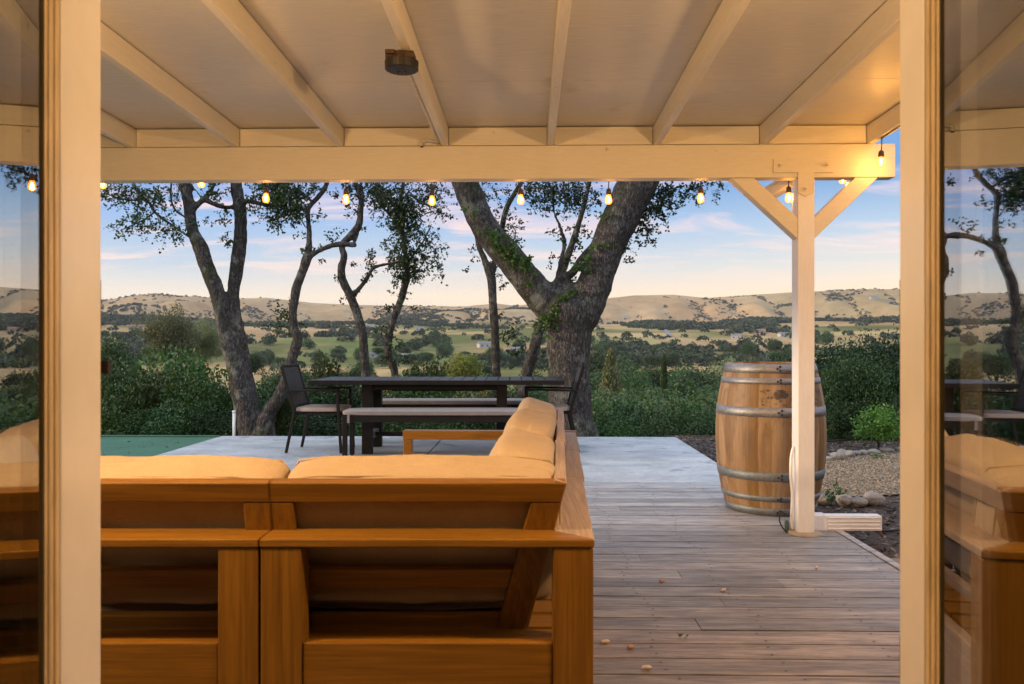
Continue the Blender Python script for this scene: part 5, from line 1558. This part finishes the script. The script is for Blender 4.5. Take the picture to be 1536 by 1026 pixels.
def chair(label, x, y, rz):
    c = thing('dining_chair', label, 'chair', (x, y, 0), rz, 'armchairs at the table ends')
    # faces +x; seat about .5 square
    w = .50
    for s_ in (-1, 1):
        yy = s_ * (w / 2 - .014)
        MB().bar((.26, yy, .004), (.235, yy, .40), .026, .026, (1, 0, 0)).build('leg', M_alu, c, bevel=.003)
        MB().bar((-.30, yy, .004), (-.215, yy, .40), .026, .026, (1, 0, 0)).build('leg', M_alu, c, bevel=.003)
        MB().bar((.233, yy, .402), (.222, yy, .622), .024, .028, (1, 0, 0)).build('arm_post', M_alu, c, bevel=.003)
        MB().bar((-.285, yy, .625), (.236, yy, .634), .042, .02).build('arm', M_alu, c, bevel=.004)
        MB().bar((-.21, yy, .402), (-.345, yy, .868), .026, .03, (1, 0, 0)).build('back_post', M_alu, c, bevel=.003)
    q = MB(); q.box(-.235, .25, -w / 2 + .03, -w / 2 + .055, .385, .41); q.box(-.235, .25, w / 2 - .055, w / 2 - .03, .385, .41); q.box(.225, .25, -w / 2 + .056, w / 2 - .056, .385, .41); q.box(-.235, -.21, -w / 2 + .056, w / 2 - .056, .385, .41)
    for i in range(9): q.box(-.20 + i * .046, -.20 + i * .046 + .034, -w / 2 + .056, w / 2 - .056, .395, .408)
    q.build('seat_frame', M_alu, c, bevel=.003)
    me = cushion_mesh(.47, .46, .045, 8, 4, .1, .002, 14); me.name = 'seat_pad'; me.materials.append(M_chpad)
    p_ = link('seat_pad', me, c); p_.location = (.02, 0, .437); p_.rotation_euler = (R(90), 0, 0)
    q = MB()
    a0, a1 = Vector((-.237, 0, .478)), Vector((-.335, 0, .852))
    for i in range(9):
        y0 = -.205 + i * .0455
        q.bar(a0 + Vector((0, y0 + .021, 0)), a1 + Vector((0, y0 + .021, 0)), .038, .012, (1, 0, 0))
    q.build('back_slats', M_slat, c, bevel=.002)
    for z, xx in ((.868, -.345), (.47, -.233)):
        MB().box(xx - .012, xx + .012, -w / 2 + .028, w / 2 - .028, z - .014, z + .014).build('back_rail', M_alu, c, bevel=.003)
    return c
cl = px(484, 500, 8.22)
chair('black armchair with vertical back slats at the left end of the dining table', cl.x, cl.y, YAW - R(4))
cr = px(822, 500, 8.3)
chair('black armchair seen edge-on at the right end of the dining table', cr.x, cr.y, YAW + R(180))

# ------------------------------------------------------------------ the house behind the camera and its open doors
M_siding = pmat('darkened_siding', (.17, .15, .125), (.21, .185, .155), (1.5, 1.5, 9), .6, .1, .1)  # unseen wall, darkened so less lantern light bounces onto the sofa
M_iwall = pmat('warm_interior_wall', (.30, .24, .17), (.35, .28, .20), (2, 2, 2), .8, .05, .05)
M_ifloor = pmat('oak_floor', (.16, .09, .045), (.24, .14, .07), (2, 18, 2), .4, .1, .05)
house = thing('house', 'house with cream framed double glass doors standing open onto the deck', 'house', (0, 0, 0))
YW0, YW1 = 1.125, 1.262
q = MB(); q.box(-4.9, -.70, YW0, YW1, -.1, 2.9); q.box(.63, 4.2, YW0, YW1, -.1, 2.9); q.box(-.70, .63, YW0, YW1, 2.12, 2.9); q.build('front_wall', M_siding, house)
q = MB(); q.box(-4.9, -4.8, -4.0, 1.12, -.1, 2.9); q.box(4.1, 4.2, -4.0, 1.12, -.1, 2.9); q.box(-4.9, 4.2, -4.1, -4.0, -.1, 2.9); q.build('room_wall', M_iwall, house)
MB().box(-4.79, 4.09, -3.99, 1.26, -.11, -.004).build('floor', M_ifloor, house)
MB().box(-4.9, 4.2, -4.1, 1.262, 2.905, 3.0).build('ceiling', M_iwall, house)
def door(hinge, az, side, flat, bead_end):
    """open leaf; hinge: world point; az: direction of the leaf back into the room; side: +1 right leaf"""
    d_ = thing('door', None, None, (hinge.x, hinge.y, 0)); d_.parent = house
    d_.rotation_euler = (0, 0, az)          # local x runs from the hinge to the free edge, local y*n points away from the opening
    n = 1 if side > 0 else -1
    LW, TH_ = .64, .045
    def bx(x0, x1, y0, y1, z0, z1):
        a, b = sorted((y0 * n, y1 * n))
        return MB().box(x0, x1, a, b, z0, z1)
    bx(0, flat, 0, TH_, .01, 2.1).build('stile', M_door, d_, bevel=.003)
    bx(LW - .11, LW, 0, TH_, .01, 2.1).build('stile', M_door, d_, bevel=.003)
    bx(flat + .0005, LW - .1105, 0, TH_, .01, .24).build('rail', M_door, d_, bevel=.003)
    bx(flat + .0005, LW - .1105, 0, TH_, 1.98, 2.1).build('rail', M_door, d_, bevel=.003)
    be = bead_end
    wv = be - flat
    q = MB()
    for (s0, s1, y0, y1) in ((0, .36, .0015, .03), (.36, .70, .0035, .03), (.70, 1.0, .006, .03)):
        xa, xb = flat + .0006 + wv * s0, flat + .0006 + wv * s1 - .0006
        a, b = sorted((y0 * n, y1 * n))
        q.box(xa, xb, a, b, .2405, 1.9795)
    for xx, yy, rr in ((flat + wv * .34, .0035, .0026), (flat + wv * .68, .006, .0026)):
        q.tube([(xx, yy * n, .2405), (xx, yy * n, 1.9795)], [rr, rr], seg=10)
    q.build('glazing_bead', M_bead, d_, bevel=.0015)
    q = MB()
    for yy in (.0095, .0195):
        q.v += [(be - .004, yy * n, .2405), (LW - .111, yy * n, .2405), (LW - .111, yy * n, 1.9795), (be - .004, yy * n, 1.9795)]
        b = len(q.v) - 4; q.face([b, b + 1, b + 2, b + 3])
    q.build('glass_pane', M_glass, d_)
    for (z0, z1) in ((.62, .68), (1.10, 1.17)):
        q = MB(); q.box(-.0022, -.0004, min(.001 * n, .03 * n), max(.001 * n, .03 * n), z0, z1)
        q.build('hinge', M_steel, d_)
    return d_
MR, ML = R(6.4), R(7.3)
# camera-frame bearing: right leaf runs back along -(sin m, cos m); left leaf along (+sin m, -cos m)
door(px(1349, 518, 1.1), math.atan2(-math.cos(MR), -math.sin(MR)) + YAW, 1, .085, .115)
door(px(152, 518, 1.1), math.atan2(-math.cos(ML), math.sin(ML)) + YAW, -1, .128, .158)
pl = px(156, 551, 1.105)
q = MB(); q.box(pl.x - .012, pl.x + .0025, pl.y + .003, pl.y + .012, pl.z - .009, pl.z + .009); q.box(pl.x + .003, pl.x + .0045, pl.y + .002, pl.y + .013, pl.z - .0095, pl.z + .0095, 1); q.build('door_catch', [M_rust, M_black], house)

def curtain(label, x0, x1, y, seed):
    q = MB(); n = 60
    base = len(q.v)
    for i in range(n + 1):
        t = i / n
        xx = x0 + (x1 - x0) * t
        yy = y + .028 * math.sin(t * 34 + seed) + .01 * math.sin(t * 71)
        for k in range(9):
            z = .02 + 2.2 * k / 8
            q.v.append((xx + .015 * math.sin(k * .9 + i * .2), yy * 1 + .006 * math.sin(k * 1.3 + i), z))
    for i in range(n):
        for k in range(8): q.face([i * 9 + k, (i + 1) * 9 + k, (i + 1) * 9 + k + 1, i * 9 + k + 1])
    o = q.build('curtain', pmat('brown_curtain' + str(seed), (.13, .085, .05), (.18, .12, .075), (4, 4, 1), .9, .05, .1), None, smooth=True)
    tag(o, label, 'curtain')
curtain('brown curtain hanging inside behind the glass of the left door', -1.25, -.69, 1.03, 1)
curtain('brown curtain hanging inside behind the glass of the right door', .60, 1.15, 1.03, 2)

def lamp(kind, label, loc, power, rad, col, parent_shape):
    o = thing(kind, label, 'lamp', loc)
    parent_shape(o)
    l = bpy.data.lights.new('lamp_light', 'POINT'); l.energy = power; l.shadow_soft_size = rad; l.color = col
    lo = bpy.data.objects.new('lamp_light', l); COL.objects.link(lo); lo.parent = o
    return lo
def ceiling_shape(o):
    q = MB(); q.lathe([(.001, .10), (.17, .10), (.18, .085)], (0, 0, 0), 32); q.build('mount', M_steel, o)
    q = MB(); q.lathe([(.175, .084), (.17, .05), (.13, .018), (.06, .003), (.001, 0)], (0, 0, .06), 32); q.build('shade', M_lamp, o, smooth=True)
li = lamp('ceiling_lamp', 'warm round ceiling lamp inside the room behind the open doors', (0, -1.5, 2.80), 7, .15, (1, .66, .33), ceiling_shape); li.location = (0, 0, -.16)
def sconce_shape(o):
    q = MB(); q.box(-.055, .055, .075, .088, -.09, .13); q.box(-.018, .018, .0, .075, .085, .105); q.build('backplate', M_black, o, bevel=.003)
    q = MB()
    for a in ((-1, -1), (1, -1), (1, 1), (-1, 1)): q.box(a[0] * .05 - .004, a[0] * .05 + .004, a[1] * .05 - .004 - .0, a[1] * .05 + .004, -.1, .08)
    q.lathe([(.075, .08), (.05, .11), (.001, .13)], (0, 0, 0), 4); q.box(-.056, .056, -.056, .056, -.108, -.1); q.build('cage', M_black, o)
    q = MB(); q.lathe([(.012, .06), (.022, .02), (.028, -.01), (.018, -.04), (.001, -.048)], (0, 0, 0), 16); q.build('bulb', M_lamp, o, smooth=True)
for (x, side) in ((-1.25, 'left'), (1.2, 'right')):
    l = lamp('wall_lantern', f'black wall lantern glowing warm on the house wall to the {side} of the open doors', (x, YW1 - .088 + .09 - .0 + .0, 1.93), 74, .06, (1, .585, .25), sconce_shape)
    l.parent.rotation_euler = (0, 0, math.pi)
    l.parent.location = (x, YW1 + .09, 1.93)
    l.location = (0, -.09, -.13)
print('objects', len(bpy.data.objects))
